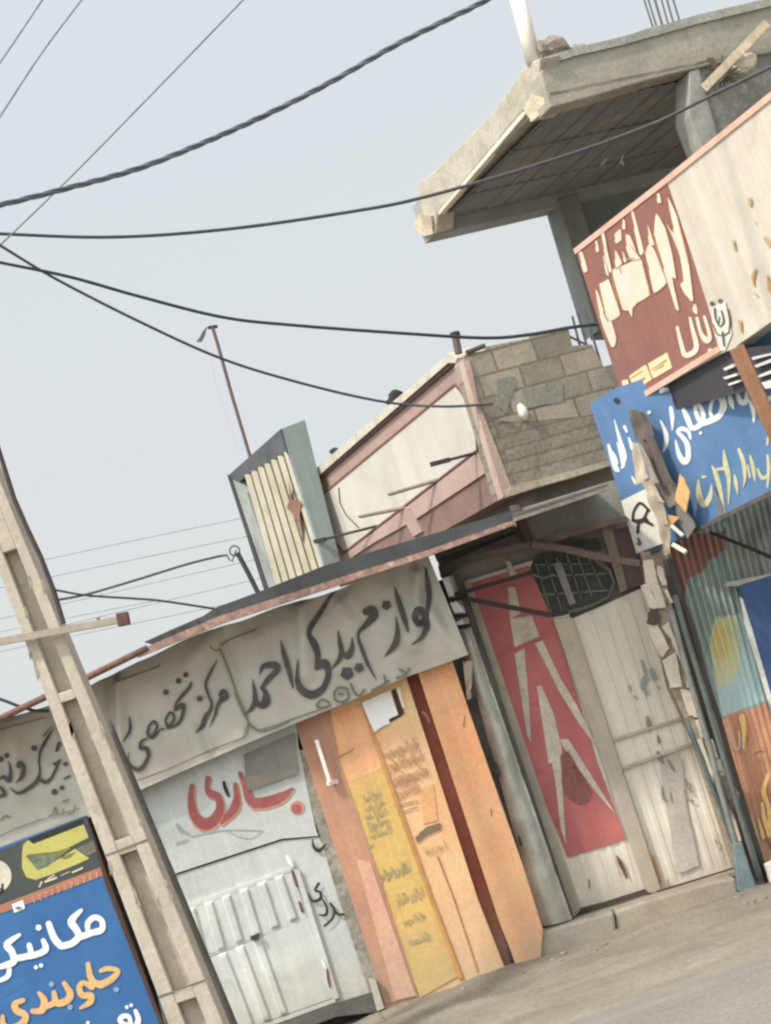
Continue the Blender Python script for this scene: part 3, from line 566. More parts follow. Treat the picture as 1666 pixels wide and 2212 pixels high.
m_ = MB(); m_.stroke(s5, [(*b12(x, y), w*.2603) for x, y, w in ((1530, 590, 8), (1570, 570, 14), (1610, 575, 8))], .012); m_.stroke(s5, [(*b12(x, y), w*.2603) for x, y, w in ((1610, 1290, 14), (1650, 1330, 24), (1660, 1380, 14))], .012); m_.build('brown_brush_marks', M('brown_brush_marks', '#8a5a3c', k=.9, bump=0), t)
# overlapping grey sheet bottom right
t2 = thing('blue_board', 'plain dark blue board with pale worn edge leaning on the painted shutter', 'board', (P_SH.at(1650, 1500).x, 15.1, 0))
MB().prism(front(15.12), [*mp(b7, [(1180, 955), (1475, 860)]), (1790, 1220), (1790, 1800), *mp(b7, [(1500, 2000), (1475, 1960)]), *mp(b7, [(1250, 1180)])], .03).build('panel', M('deep_blue_paint', '#2d4f80', '#274672', k=.9, scale=2, streak=.12, fine=.08, rough=.5), t2)
MB().prism(front(15.12), mp(b7, [(1185, 1050), (1215, 1080), (1300, 1350), (1475, 1960), (1475, 2060), (1440, 1990), (1235, 1310)]), .025, .004).build('worn_edge', M('worn_edge_white', '#c9c9bf', '#b0b0a6', k=1.1), t2)
MB().prism(front(15.12), wob(mp(b7, [(1060, 920), (1475, 838), (1475, 862), (1180, 952), (1040, 960)]), 1, 21), .03, .006).build('top_edge', M('pale_top_edge', '#9a978b', k=1.0), t2)
m_ = MB(); A = front(14.95).at(*b7(920, 465)); B = front(14.7).at(*b7(1700, 790)); m_.tube([A, A*.5+B*.5+V((0, 0, .01)), B], [.012, .014, .018]); m_.build('support_rod', M('black_rod', '#2a2522', k=.7), None, label='thin black slanting rod in front of the striped shutter under the blue sign', category='rod')
m_ = MB().prism(front(14.9), wob(mp(b12, [(1620, 1510), (1700, 1470), (1720, 1640), (1666, 1660)]), 1, 3), .1); m_.build('white_sack', M('white_sack', '#cfcabf', k=1.0), None, label='small white bundle lying at the foot of the painted shutter', category='sack')

# ------------------------------------------------------------------ awning fascia + cloth banner
t = thing('awning', 'rusty dark tin awning edge running above the grey cloth banner', 'awning', (P_FAS.at(700, 1250).x, 14.84, 2.9))
tin = M('dark_tin', '#4b4c4c', '#3d3f41', k=.95, scale=3, streak=.2, axis=(3, 3, 10), rough=.7, fine=.15)
MB().prism(P_FAS, [(311, 1387), *mp(b2, [(700, 20)]), (440, 1330), (465, 1313), (560, 1278), (700, 1222), (900, 1163), (1108, 1103), (1112, 1122), (930, 1186), (700, 1258), (480, 1328), (330, 1392)], .25, .0).build('tin_sheet', tin, t)
rp = M('rusty_pink_iron', '#8a6a5e', '#a88676', k=.95, scale=14, fine=.3, stain='#cbb5a6', stain_amt=.8, stain_scale=9)
MB().prism(P_FAS, [(282, 1418), (330, 1392), (480, 1329), (700, 1259), (930, 1187), (1112, 1123), (1114, 1133), (930, 1200), (700, 1275), (480, 1347), (300, 1420)], .05, .02).build('iron_edge', rp, t)
m_ = MB(); m_.tube([P_FAS.at(x, y, .01) for x, y in ((-200, 1625), (0, 1553), (100, 1505), (176, 1470), (282, 1418), (320, 1400))], .024, 8); m_.build('rusty_pipe', M('rusty_pipe', '#7d5a4c', '#6a4a3e', k=.9, scale=9, fine=.3), t, smooth=True)
# roof sheet going back from the edge; unseen left part added to shade the banner
a0 = P_FAS.at(330, 1385); a1 = P_FAS.at(1108, 1108)
m_ = MB(); pf_ = [P_FAS.at(x, y, -.02) for x, y in ((-330, 1686), (-200, 1625), (0, 1553), (100, 1505), (176, 1470), (320, 1400))]+[a0, a1]; nf = len(pf_)
m_.add([p+V((0, .03, 0)) for p in pf_]+[V((p.x, 15.6, p.z+.10)) for p in pf_], [(i, i+1, nf+i+1, nf+i) for i in range(nf-1)]); m_.build('roof_and_shade_sheet', tin, t)
# cloth banner
top = [(-320, 1722), (0, 1563), (60, 1540), (180, 1492), (250, 1455), (300, 1427), (480, 1352), (700, 1284), (780, 1256), (925, 1198)]
bot = [(-320, 1975), (0, 1855), (180, 1773), (310, 1704), (420, 1655), (560, 1595), (760, 1513), (880, 1462), (1012, 1415)]
def interp(pl_, x):
    for (xa, ya), (xb, yb) in zip(pl_, pl_[1:]):
        if xa <= x <= xb: return ya+(yb-ya)*(x-xa)/(xb-xa)
    return pl_[-1][1]
folds = [  # (x0,y0,x1,y1,width,amp) cloth creases in survey units
    (655, 1330, 660, 1440, 26, .05), (735, 1290, 745, 1330, 40, .03), (475, 1365, 545, 1560, 14, -.025), (475, 1365, 380, 1480, 30, .025), (925, 1215, 915, 1330, 16, -.05), (905, 1260, 895, 1380, 22, .035), (930, 1330, 1000, 1420, 24, .04), (940, 1240, 980, 1410, 20, -.025), (870, 1380, 940, 1400, 30, .02),
    (240, 1480, 248, 1620, 16, -.045), (255, 1500, 262, 1650, 22, .04), (440, 1580, 470, 1650, 16, -.022), (700, 1290, 810, 1340, 34, .02), (560, 1380, 640, 1340, 30, .015), (30, 1580, 40, 1700, 30, .03), (120, 1540, 110, 1620, 26, -.03), (735, 1285, 660, 1350, 18, -.02), (735, 1285, 790, 1350, 16, -.02), (600, 1480, 760, 1430, 60, .012), (330, 1600, 380, 1700, 40, .018), (850, 1300, 860, 1440, 30, .02)]
def ban(x, y):
    d = .0
    for x0_, y0_, x1_, y1_, w, a in folds:
        vx, vy = x1_-x0_, y1_-y0_; L2 = vx*vx+vy*vy; t_ = max(-.15, min(1.15, ((x-x0_)*vx+(y-y0_)*vy)/L2))
        dd = (x-x0_-vx*t_)**2+(y-y0_-vy*t_)**2; d += (2.1 if abs(a) >= .03 else 1.7)*a*math.exp(-dd/(.5*w*w))*(1-.5*max(0, t_))
    d += .008*math.sin(x*.021+y*.013)+.005*math.sin(x*.05-y*.031)
    return P_BAN.at(x, y, max(-.05, d)+.03)
def ban_s(x, y): return ban(x, y)+P_BAN.n*.008, P_BAN.n
cl = M('grey_cotton_cloth', '#bab4a7', '#aba496', k=1.0, scale=1.5, streak=.07, axis=(3, 3, 3), fine=.07, bump=.06, stain='#b3ab9b', stain_amt=.35, stain_scale=2.5)
m_ = MB(); nxx, nyy = 240, 50; vs = []
for j in range(nyy+1):
    for i in range(nxx+1):
        q = i/nxx; s_ = j/nyy
        xt = -320+(925+320)*q; xb = -320+(1012+320)*q; yt = interp(top, xt); yb = interp(bot, xb)
        x = xt+(xb-xt)*s_; y = yt+(yb-yt)*s_ + 3*math.sin(q*40)*(1-s_)**3
        vs.append(ban(x, y))
m_.add(vs, [(j*(nxx+1)+i, (j+1)*(nxx+1)+i, (j+1)*(nxx+1)+i+1, j*(nxx+1)+i+1) for j in range(nyy) for i in range(nxx)])
t = thing('cloth_banner', 'long creased grey cloth banner with dark hand-lettered script hung below the awning', 'banner', (P_BAN.at(600, 1600).x, 14.88, 2.0))
m_.build('cloth', cl, t, smooth=True)
ink = M('black_ink', '#4c4c48', '#5c5b55', k=.95, scale=5, fine=.15, bump=0); ink2 = M('faded_ink', '#7a766c', '#6f6b62', k=.95, bump=0); ink3 = M('border_ink', '#77736a', '#8a8579', k=.9, scale=9, bump=0)
L1 = [[(1196, 190, 12), (1212, 300, 34), (1220, 400, 32), (1200, 510, 28)],
      [(1200, 520, 30), (1160, 555, 40), (1130, 520, 44), (1145, 475, 48), (1175, 470, 40), (1190, 500, 30)], [(1190, 500, 36), (1203, 575, 40), (1172, 648, 26), (1108, 694, 6)],
      [(1000, 320, 6), (1022, 400, 32), (1058, 515, 34), (1086, 608, 12)],
      [(1008, 515, 6), (1018, 610, 32), (1000, 690, 42), (930, 770, 5)],
      [(815, 480, 50), (850, 470, 64), (862, 505, 58), (820, 555, 40), (772, 605, 22), (764, 650, 20), (792, 730, 26), (826, 820, 22), (880, 918, 5)],
      [(724, 650, 8), (722, 715, 32), (695, 765, 46), (664, 745, 26)], [(632, 600, 6), (645, 680, 28), (655, 738, 32), (638, 790, 28), (592, 848, 5)],
      [(618, 345, 6), (552, 430, 26), (472, 555, 32), (450, 625, 26), (478, 680, 44), (502, 750, 36), (502, 825, 34)],
      [(500, 840, 36), (545, 812, 58), (570, 855, 40), (564, 915, 38), (530, 980, 42), (462, 1015, 54), (396, 982, 46), (370, 910, 28), (375, 790, 6)],
      [(262, 665, 6), (282, 750, 32), (316, 860, 34), (342, 970, 10)],
      [(128, 880, 8), (150, 830, 32), (222, 822, 44), (242, 850, 38), (184, 912, 36), (140, 972, 24)], [(140, 972, 24), (164, 1000, 34), (168, 1055, 58), (140, 1085, 42), (100, 1062, 34)], [(80, 915, 5), (92, 990, 26), (95, 1060, 36), (70, 1102, 26), (26, 1148, 5)]]
m_ = MB()
def words(S, z, k, dots, groups, n):
    for a, b_, dd in groups:
        m = MB()
        for s in S[a:b_]: m.stroke(ban_s, [(*z(x, y), w*k) for x, y, w in s])
        for i in dd:
            x, y, r = dots[i]; m.dot(ban_s, *z(x, y), r*k, n=n, rot=.3)
        m.build('large_script', ink, t)
words(L1, b1, .3333, ((945, 437, 34), (690, 876, 46), (768, 840, 34)), ((0, 6, (0,)), (6, 10, (1, 2)), (10, 99, ())), 5)
L2 = [[(1095, 570, 24), (1125, 540, 50), (1148, 580, 50), (1110, 605, 46)], [(1115, 598, 40), (1080, 650, 28), (1055, 740, 22), (1008, 832, 5)],
      [(1076, 275, 5), (1030, 360, 22), (982, 470, 26), (1000, 560, 24), (1030, 640, 24), (1012, 700, 30), (975, 765, 30)], [(985, 720, 24), (966, 775, 38), (948, 822, 34), (895, 884, 5)],
      [(864, 460, 10), (846, 505, 26), (780, 580, 26), (735, 640, 16), (722, 695, 12)], [(724, 700, 12), (760, 664, 42), (798, 652, 34), (784, 750, 30), (742, 812, 24), (668, 838, 28)],
      [(668, 835, 26), (652, 770, 20), (690, 712, 22), (722, 750, 24), (700, 800, 24), (665, 830, 14)], [(632, 850, 20), (610, 850, 14)],
      [(600, 862, 14), (545, 915, 34), (508, 890, 30), (520, 820, 22), (556, 785, 22), (582, 830, 24), (548, 905, 20)],
      [(498, 930, 16), (452, 950, 22), (444, 1008, 30), (490, 1008, 40), (512, 1060, 34), (482, 1130, 30), (430, 1185, 36), (370, 1160, 28), (343, 1100, 16), (354, 1040, 4)],
      [(350, 745, 8), (358, 860, 26), (305, 955, 6)], [(60, 760, 8), (108, 840, 18), (165, 930, 24), (212, 1010, 32), (262, 1030, 38), (285, 1000, 22)]]
words(L2, b2, .2604, ((930, 596, 27), (820, 402, 25), (760, 452, 26), (655, 546, 26)), ((0, 4, (0,)), (4, 10, (1, 2, 3)), (10, 99, ())), 6)
L3 = [[(495, 630, 6), (432, 740, 26), (382, 840, 26), (368, 930, 20), (376, 1030, 20), (350, 1120, 38), (270, 1190, 32), (180, 1232, 26), (112, 1185, 10)], [(470, 625, 5), (410, 705, 14)],
      [(545, 960, 16), (522, 1010, 26), (482, 1090, 26), (430, 1132, 38), (378, 1100, 30)], [(548, 780, 36), (525, 840, 30)], [(560, 925, 16), (525, 965, 40), (500, 960, 20)], [(650, 1075, 20), (600, 1100, 18)],
      [(190, 985, 36), (205, 952, 40), (235, 992, 34), (222, 1078, 38), (165, 1138, 5)], [(100, 940, 6), (116, 1030, 32), (98, 1120, 42), (50, 1082, 34), (15, 1100, 20)], [(10, 1170, 22), (55, 1240, 40), (0, 1262, 26), (-60, 1290, 24)],
      [(-90, 900, 10), (-80, 1050, 30), (-130, 1300, 20)]]
words(L3, b3, .2353, ((325, 820, 30), (510, 1220, 30), (578, 1182, 24), (85, 886, 26), (22, 920, 28), (610, 965, 24)), ((0, 6, (0, 1, 2, 5)), (6, 7, ()), (7, 99, (3, 4))), 6)
m_ = MB()
for s in ([(1012, 905), (1060, 890), (1092, 845)], [(1030, 850), (1065, 870)], [(960, 925), (905, 960), (850, 985)], [(800, 985), (770, 1022), (740, 1000), (715, 945)], [(690, 985), (702, 1030), (660, 1062), (618, 1050), (608, 1005), (640, 968), (690, 975)], [(582, 1082), (540, 1098), (495, 1088), (530, 1045), (576, 1066)], [(930, 890), (940, 930)], [(640, 1010), (665, 1010)]): m_.stroke(ban_s, [(*b1(x, y), 15*.3333) for x, y in s])
m_.build('faded_small_script', ink2, t); m_ = MB()
for s in ([(460, 1440), (500, 1420), (520, 1355), (535, 1425)], [(588, 1430), (596, 1380)], [(640, 1420), (690, 1400), (700, 1345)], [(590, 1310), (640, 1290)], [(20, 1480), (60, 1440), (95, 1450)]): m_.stroke(ban_s, [(*b3(x, y), 14*.2353) for x, y in s])
m_.build('faded_small_script', ink2, t)
m_ = MB()
for s in ([(1100, 185), (1180, 390), (1240, 560), (1310, 720), (1332, 812), (1310, 910), (1200, 955), (1000, 1032), (700, 1170), (590, 1212), (420, 1275)], [(1332, 812), (1420, 868), (1520, 850), (1666, 790)], [(1105, 190), (1060, 200), (1020, 165)], [(1105, 160), (1170, 115), (1400, 25)], [(600, 320), (560, 345), (240, 460)]): m_ = MB(); m_.stroke(ban_s, [(*b2(x, y), 12*.2604) for x, y in s]); m_.build('border_line', ink3, t)
for s in ([(555, 1098), (330, 1175), (220, 1215), (120, 1240), (66, 1208), (40, 1225), (20, 1290), (-10, 1305)], [(-40, 1000), (20, 1130), (66, 1208)]): m_ = MB(); m_.stroke(ban_s, [(*b1(x, y), 9*.3333) for x, y in s]); m_.build('border_line', ink3, t)
for s in ([(0, 1630), (200, 1540), (500, 1440), (740, 1370)], [(0, 660), (150, 620), (420, 540)]): m_ = MB(); m_.stroke(ban_s, [(*b3(x, y), 9*.2353) for x, y in s]); m_.build('border_line', ink3, t)

# ------------------------------------------------------------------ trade sign lower left
P_TS = front(14.75)
t = thing('mechanic_sign', 'blue printed repair sign with yellow car picture and white script behind the concrete pole', 'sign', (P_TS.at(150, 2100).x, 14.75, 0))
out = [(-200, 1905), (0, 1830), *mp(b3, [(780, 1440), (870, 1690), (960, 1960)]), *mp(z0, [(700, 780), (1040, 1692)]), (440, 2500), (-100, 2700)]
MB().prism(P_TS, out, .05).build('board', M('sign_blue_print', '#1f62a2', '#2b6faa', k=.95, scale=1.2, fine=.05, bump=.03, rough=.55, stain='#4a83b5', stain_amt=.4, stain_scale=2), t)
MB().prism(P_TS, [*mp(b3, [(-500, 1960), (-10, 1760), (770, 1450), (940, 1905)]), *mp(b3, [(180, 2190), (-10, 2260), (-500, 2440)])], .004, .003).build('dark_header', M('dark_teal_print', '#3d4745', '#4a504c', k=.9, scale=2, fine=.06, bump=.03), t)
MB().prism(P_TS, [*mp(b3, [(-500, 2445), (0, 2262), (180, 2192), (940, 1907), (965, 1985), (200, 2270), (0, 2340), (-500, 2530)])], .004, .004).build('orange_strip', M('orange_print', '#b07355', '#a06a55', k=.95, scale=3, fine=.08, bump=.03), t)
s6 = flat(P_TS); z9 = z0
m_ = MB()
m_.patch(s6, mp(b3, [(205, 1790), (215, 1705), (260, 1665), (310, 1700), (770, 1520), (815, 1640), (560, 1770), (330, 1790), (240, 1812)]), .0045)
m_.patch(s6, mp(b3, [(205, 1790), (240, 1812), (300, 1880), (345, 1940), (430, 1910), (545, 1835), (600, 1800), (690, 1745), (825, 1832), (700, 1890), (500, 1970), (330, 2030), (245, 2005), (205, 1920)]), .0046)
m_.build('yellow_car_picture', M('yellow_car_print', '#bdb559', '#b0aa52', k=.95, scale=3, fine=.08, bump=0), t)
m_ = MB(); m_.patch(s6, mp(b3, [(252, 1820), (340, 1788), (530, 1780), (545, 1828), (440, 1900), (350, 1935), (300, 1880)]), .0055); m_.build('headlight_picture', M('headlight_print', '#56654d', '#7d8a70', k=.9, scale=14, bump=0), t)
m_ = MB(); m_.patch(s6, mp(b3, [(245, 1800), (530, 1765), (640, 1730), (650, 1742), (530, 1830), (540, 1790), (255, 1812)]), .006); m_.patch(s6, mp(b3, [(540, 1825), (700, 1770), (640, 1830), (590, 1840)]), .0062); m_.build('bonnet_shade_picture', M('bonnet_shade', '#857f37', k=.9, bump=0), t)
m_ = MB(); m_.patch(s6, mp(b3, [(690, 1745), (870, 1660), (910, 1760), (810, 1810)]), .0052); m_.build('grey_grille_picture', M('grille_print', '#7a7468', '#66625a', k=.9, scale=20, bump=0), t)
m_ = MB(); m_.patch(s6, mp(b3, [(265, 1650), (760, 1470), (770, 1515), (300, 1690)]), .0058); m_.build('windscreen_picture', M('windscreen_print', '#2c3326', k=.8, bump=0), t)
m_ = MB(); m_.dot(s6, *b3(-42, 1995), 150*.2353, .005, 28); m_.build('round_badge', M('badge_print', '#d6cbb8', k=1.0, bump=0), t)
m_ = MB(); m_.stroke(s6, [(*b3(x, y), 22*.2353) for x, y in ((25, 2070), (20, 2130), (-20, 2150))], .0062); m_.stroke(s6, [(*b3(x, y), 16*.2353) for x, y in ((30, 2120), (-10, 2110))], .0062); m_.build('badge_script', black_m, t)
m_ = MB(); whp = M('white_print', '#d8dcdc', '#cfd4d6', k=1.1, scale=4, bump=0)
for s in ([(365, 2090, 18), (385, 2050, 18)], [(420, 2045, 22), (520, 2010, 20)], [(440, 2020, 10), (500, 1985, 14)], [(670, 1960, 16), (760, 1920, 16)], [(560, 1990, 6), (640, 1955, 8)]): m_.stroke(s6, [(*b3(x, y), w*.2353) for x, y, w in s], .0062)
m_.build('small_white_script', M('cream_print', '#d9c9a8', k=1.0, bump=0), t)
m_ = MB(); m_.patch(s6, mp(z0, [(78, 915), (150, 885), (165, 940), (95, 970)]), .0055); m_.build('white_tag', whp, t)
m_ = MB()
for i in range(11):
    x = 215+i*41; y = 885-i*16
    m_.stroke(s6, [(*z0(x+dx, y+dy), 8*.3333) for dx, dy in random.choice((((0, -18), (6, 14)), ((-8, -14), (8, -16), (4, 14)), ((-8, -10), (4, -16), (4, 4), (12, 14))))], .0055)
m_.build('phone_digits', M('faint_digit_print', '#cf9b80', k=1.0, bump=0), t)
m_ = MB(); m_.stroke(s6, [(*z0(x, y), 8*.3333) for x, y in ((105, 940), (125, 930), (118, 945), (140, 935))], .0075); m_.build('tag_script', M('tag_brown', '#8a5a45', k=.9, bump=0), t)
K1 = [[(572, 1085, 30), (572, 1035, 38), (615, 998, 38), (662, 1022, 36), (660, 1078, 42), (600, 1098, 42), (515, 1128, 44)],
      [(528, 952, 24), (465, 1022, 50), (495, 1075, 46), (512, 1122, 46), (470, 1165, 46), (405, 1185, 44)], [(318, 1040, 40), (352, 1130, 46), (395, 1182, 46)],
      [(282, 1148, 30), (300, 1200, 42), (262, 1230, 42), (190, 1250, 42)], [(192, 1178, 34), (198, 1240, 40), (120, 1262, 42)], [(128, 1112, 24), (48, 1172, 46), (80, 1222, 46), (92, 1282, 46), (40, 1308, 42)],
      [(45, 1305, 40), (0, 1318, 36), (-40, 1300, 34)], [(62, 1325, 30), (52, 1380, 34), (-10, 1412, 28)]]
m_ = MB()
for s in K1: m_.stroke(s6, [(*z0(x, y), w*.3333) for x, y, w in s], .0055)
m_.dot(s6, *z0(252, 1065), 22*.3333, .0055, n=5); m_.dot(s6, *z0(235, 1322), 15*.3333, .0055, n=5); m_.dot(s6, *z0(268, 1310), 16*.3333, .0055, n=5); m_.build('white_word', whp, t); m_ = MB()
for x, y, r in ((824, 1580, 14), (852, 1568, 14)): m_.dot(s6, *z0(x, y), r*.3333, .0055, n=5)
for s in ([(880, 1605, 26), (898, 1660, 36), (880, 1720, 44)], [(850, 1690, 30), (835, 1640, 30), (795, 1642, 36), (780, 1672, 30), (835, 1700, 30)], [(780, 1720, 40), (700, 1750, 40), (650, 1720, 30)], [(572, 1680, 22), (570, 1740, 30)], [(560, 1750, 30), (450, 1800, 36)]): m_.stroke(s6, [(*z0(x, y), w*.3333) for x, y, w in s], .0055)
m_.build('white_word', whp, t)
K2 = [[(655, 1345, 26), (700, 1330, 34), (768, 1345, 30), (725, 1398, 44), (655, 1435, 50)], [(572, 1300, 30), (592, 1395, 42), (640, 1432, 46), (700, 1412, 40)],
      [(598, 1452, 36), (545, 1422, 34), (516, 1452, 38), (535, 1502, 42), (592, 1505, 42), (582, 1550, 42), (522, 1585, 16)], [(418, 1425, 30), (458, 1495, 46), (430, 1540, 46), (370, 1552, 44), (352, 1485, 32)],
      [(255, 1488, 24), (290, 1540, 46), (272, 1600, 46), (215, 1606, 34)], [(365, 1548, 40), (300, 1578, 36)], [(152, 1535, 32), (98, 1560, 40), (112, 1602, 46), (165, 1632, 46), (150, 1682, 46), (75, 1715, 40), (25, 1690, 34), (20, 1640, 26)]]
m_ = MB()
for s in K2: m_.stroke(s6, [(*z0(x, y), w*.3333) for x, y, w in s], .0055)
m_.build('orange_lettering', M('orange_letter_print', '#d9ac68', '#cfa262', k=1.0, scale=4, bump=0), t)
m_ = MB()
for x, y, r in ((755, 1466, 18), (456, 1580, 18), (335, 1432, 18)): m_.dot(s6, *z0(x, y), r*.3333, .0055)
m_.build('pale_blue_dots', M('pale_blue_print', '#7fa3c4', k=1.0, bump=0), t)
MB().prism(P_TS, [*mp(b3, [(785, 1450), (800, 1445), (975, 1960)]), *mp(z0, [(712, 770), (1060, 1692), (1040, 1700), (690, 800)]), *mp(b3, [(870, 1700)])], .04, .012).build('brown_edge', M('brown_sign_edge', '#5a3a2c', k=.8), t)
m_ = MB()
for x in (-40, 300): 
    A = P_TS.at(x, 2300, -.09); m_.bar(V((A.x, A.y, 0)), V((A.x, A.y, 1.6)), .05, .05)
m_.build('legs', M('sign_leg_iron', '#5a5550', k=.8), t)

# ------------------------------------------------------------------ concrete utility pole, steel post
PD = 12.7; P_PO = front(PD)
def lineL(): return P_PO.at(68, 1423), P_PO.at(353, 2182)
L0, L1_ = P_PO.at(68, 1423), P_PO.at(353, 2182); R0, R1_ = P_PO.at(183, 1482), P_PO.at(457, 2149)
def ex(p, q, z): return p.x+(q.x-p.x)*(z-p.z)/(q.z-p.z)
t = thing('utility_pole', 'pale concrete utility pole with recessed panels leaning in front of the banner', 'utility pole', ((ex(L0, L1_, 0)+ex(R0, R1_, 0))/2, PD, 0))
conc = M('pole_concrete', '#c8bca9', '#baae9a', k=.86, scale=3, streak=.14, axis=(10, 10, .8), fine=.14, bump=.4, stain='#9c8e79', stain_amt=.6, stain_scale=6)
def band(mb, z0_, z1_, f0, f1, y0, y1):
    vs = []
    for z in (z0_, z1_):
        xl, xr = ex(L0, L1_, z), ex(R0, R1_, z); a, b_ = xl+(xr-xl)*f0, xl+(xr-xl)*f1
        vs += [V((a, y0, z)), V((b_, y0, z)), V((b_, y1, z)), V((a, y1, z))]
    mb.add(vs, [(3, 2, 1, 0), (4, 5, 6, 7), (0, 1, 5, 4), (1, 2, 6, 5), (2, 3, 7, 6), (3, 0, 4, 7)])
pz = lambda z, x, y: P_PO.at(*z(x, y)).z
zs = [(-.05, pz(z0, 1300, 1900)), (pz(z0, 1250, 1960), pz(z0, 1200, 1540)), (pz(z0, 1160, 1480), pz(z0, 830, 580)), (pz(b3, 1120, 1650), pz(b3, 640, 380)), (pz(b3, 590, 300), pz(zoom(0, 1000, .38415), 80, 960)), (5.3, 6.2), (6.4, 7.3)]
m_ = MB(); ztop = 7.6
nseg = 1
for i in range(nseg):
    za, zb = -.05+(ztop+.05)*i/nseg, -.05+(ztop+.05)*(i+1)/nseg
    band(m_, za, zb, 0, .30, PD, PD+.24); band(m_, za, zb, .70, 1.0, PD, PD+.24)
prev = None
ribz = []
for (za, zb), (zc_, zd) in zip(zs, zs[1:]): ribz.append((zb, zc_))
ribz.append((zs[-1][1], ztop))
for a, b_ in ribz: band(m_, a, b_, .30, .70, PD+.003, PD+.236)
for a, b_ in zs: band(m_, a, b_, .30, .70, PD+.09, PD+.15)
pole = m_.build('shaft', conc, t)
bm = pole.modifiers.new('soft', 'BEVEL'); bm.width = .006; bm.segments = 2; bm.limit_method = 'ANGLE'; bm.angle_limit = math.radians(50)
m_ = MB(); q = z0; m_.bar(P_PO.at(-330, 1448, .05), P_PO.at(262, 1340, .05), .042, .05); m_.build('crossbar', M('grey_beige_steel', '#a89b88', '#94887a', k=1.0, scale=6, fine=.12), t)
m_ = MB(); m_.bar(P_PO.at(258, 1341, .05), P_PO.at(281, 1336, .05), .075, .09); m_.build('end_cap', M('red_brown_cap', '#6b4a43', '#5a3d38', k=.8), t)
m_ = MB(); m_.tube([P_PO.at(215, 1335, .05), P_PO.at(216, 1349, .05)], .012); m_.build('crossbar_bolt', M('bolt_grey', '#7b756c', k=.8), t)
m_ = MB(); m_.tube([P_PO.at(x, y, .03) for x, y in ((-60, 810), (-2, 968), (33, 1078), (60, 1140), (90, 1203), (118, 1275), (140, 1348))], .015, 8); m_.build('edge_tube', M('dark_edge_tube', '#4b4340', k=.8), t)  # dark tube along the right edge of the shaft
rk = random.Random(8); cm_ = M('chip_concrete', '#a89a86', '#94866f', k=.9, scale=12, fine=.3); m_ = MB()
for i in range(16):
    z = rk.uniform(1.2, 3.6); xl = ex(L0, L1_, z); xr = ex(R0, R1_, z); f = rk.choice((.01, .30, .70, .99)); h = rk.uniform(.02, .07)
    x = xl+(xr-xl)*f; q = [V((x-.012, PD-.002, z-h)), V((x+.012, PD-.002, z-h*.4)), V((x+.009, PD-.002, z+h)), V((x-.007, PD-.002, z+h*.5))]
    m_.add(q, [(0, 1, 2, 3)])
m_.build('edge_chips', cm_, t, kind='stuff')
for z in (ribz[0][1]+.02, ribz[1][1]-.0, ribz[2][0]+.02):
    a, b_ = ex(L0, L1_, z), ex(R0, R1_, z); m_ = MB(); m_.add([V((a-.002, PD-.003, z)), V((b_+.002, PD-.003, z+.01)), V((b_+.002, PD-.003, z+.022)), V((a-.002, PD-.003, z+.012))], [(0, 1, 2, 3)]); m_.build('casting_joint', M('joint_shadow', '#7f7463', k=.9), t)
p2 = front(13.6); A = p2.at(240, 1590); B = p2.at(506, 2230); d_ = (B-A).normalized()
m_ = MB(); lo = A+d_*((-.05-A.z)/d_.z); hi = A-d_*.1
m_.tube([hi, A, B, lo], .042, 14); m_.build('steel_post', M('grey_steel_tube', '#66655f', '#56554f', k=.9, scale=4, streak=.15, rough=.5, metal=.3), None, smooth=True, label='dark grey steel tube post standing just right of the concrete pole', category='post')

# ------------------------------------------------------------------ pink building with blockwork side
b9 = zoom(500, 750, .62425)
PC = pt(1062, 900, 16.2); P_PA = Plane(PC, A_DIR); P_PB = Plane(PC, B_DIR)
t = thing('pink_building', 'pink parapet with blank white sign panel and grey block side wall', 'building', (PC.x, PC.y, 2.6))
pink = M('pink_plaster', '#b3968a', '#a6877b', k=1.0, scale=2, streak=.10, fine=.10, bump=.15, stain='#92746c', stain_amt=.4, stain_scale=3)
edge = b9(1045, 235); eb = b9(1205, 782)
MB().prism(P_PA, [b9(440, 712), b9(1040, 236), b9(1205, 782), b9(560, 1140), b9(500, 1000)], .25).build('front_wall', pink, t)
wp = MB().prism(P_PA, mp(b9, [(493, 768), (1022, 330), (1048, 358), (1068, 395), (1095, 470), (1108, 530), (1112, 590), (590, 992), (575, 993), (545, 958), (512, 872), (496, 800)]), .03, .02)
panel = wp.build('sign_panel', M('blank_white_panel', '#dcd6cb', '#d2cabc', k=.85, scale=1.6, streak=.12, axis=(6, 6, .4), fine=.04, bump=.03, stain='#b9b0a2', stain_amt=.25, stain_scale=1.5), t); ps = sub(panel, t)
m_ = MB()
pts = mp(b9, [(493, 768), (1022, 330), (1048, 358), (1068, 395), (1095, 470), (1108, 530), (1112, 590), (590, 992), (575, 993), (545, 958), (512, 872), (496, 800), (493, 768)])
m_.tube([P_PA.at(x, y, .02) for x, y in pts], .012, 6); m_.build('panel_trim', M('rose_trim', '#8d5f56', k=.9), ps)
m_ = MB(); m_.tube([P_PA.at(*b9(x, y), .026) for x, y in ((560, 740), (565, 800), (590, 850), (620, 880), (640, 900))], .005, 5); m_.build('loose_wire', M('thin_dark_wire', '#4b4844', k=.8), ps)
MB().prism(P_PA, mp(b9, [(415, 712), (445, 690), (775, 405), (935, 270), (1010, 200), (1045, 222), (1040, 240), (1008, 240), (460, 715), (440, 725)]), .3, .05).build('cornice', M('cream_cornice', '#cfc8b8', '#b8ad9e', k=1.0, scale=5, fine=.15), t)
m_ = MB(); m_.prism(P_PA, mp(b9, [(455, 716), (1010, 241), (1042, 243), (1046, 250), (1012, 256), (460, 728)]), .02, .03); m_.build('shadow_joint', M('joint_dark_pink', '#6f524b', k=.8), t)
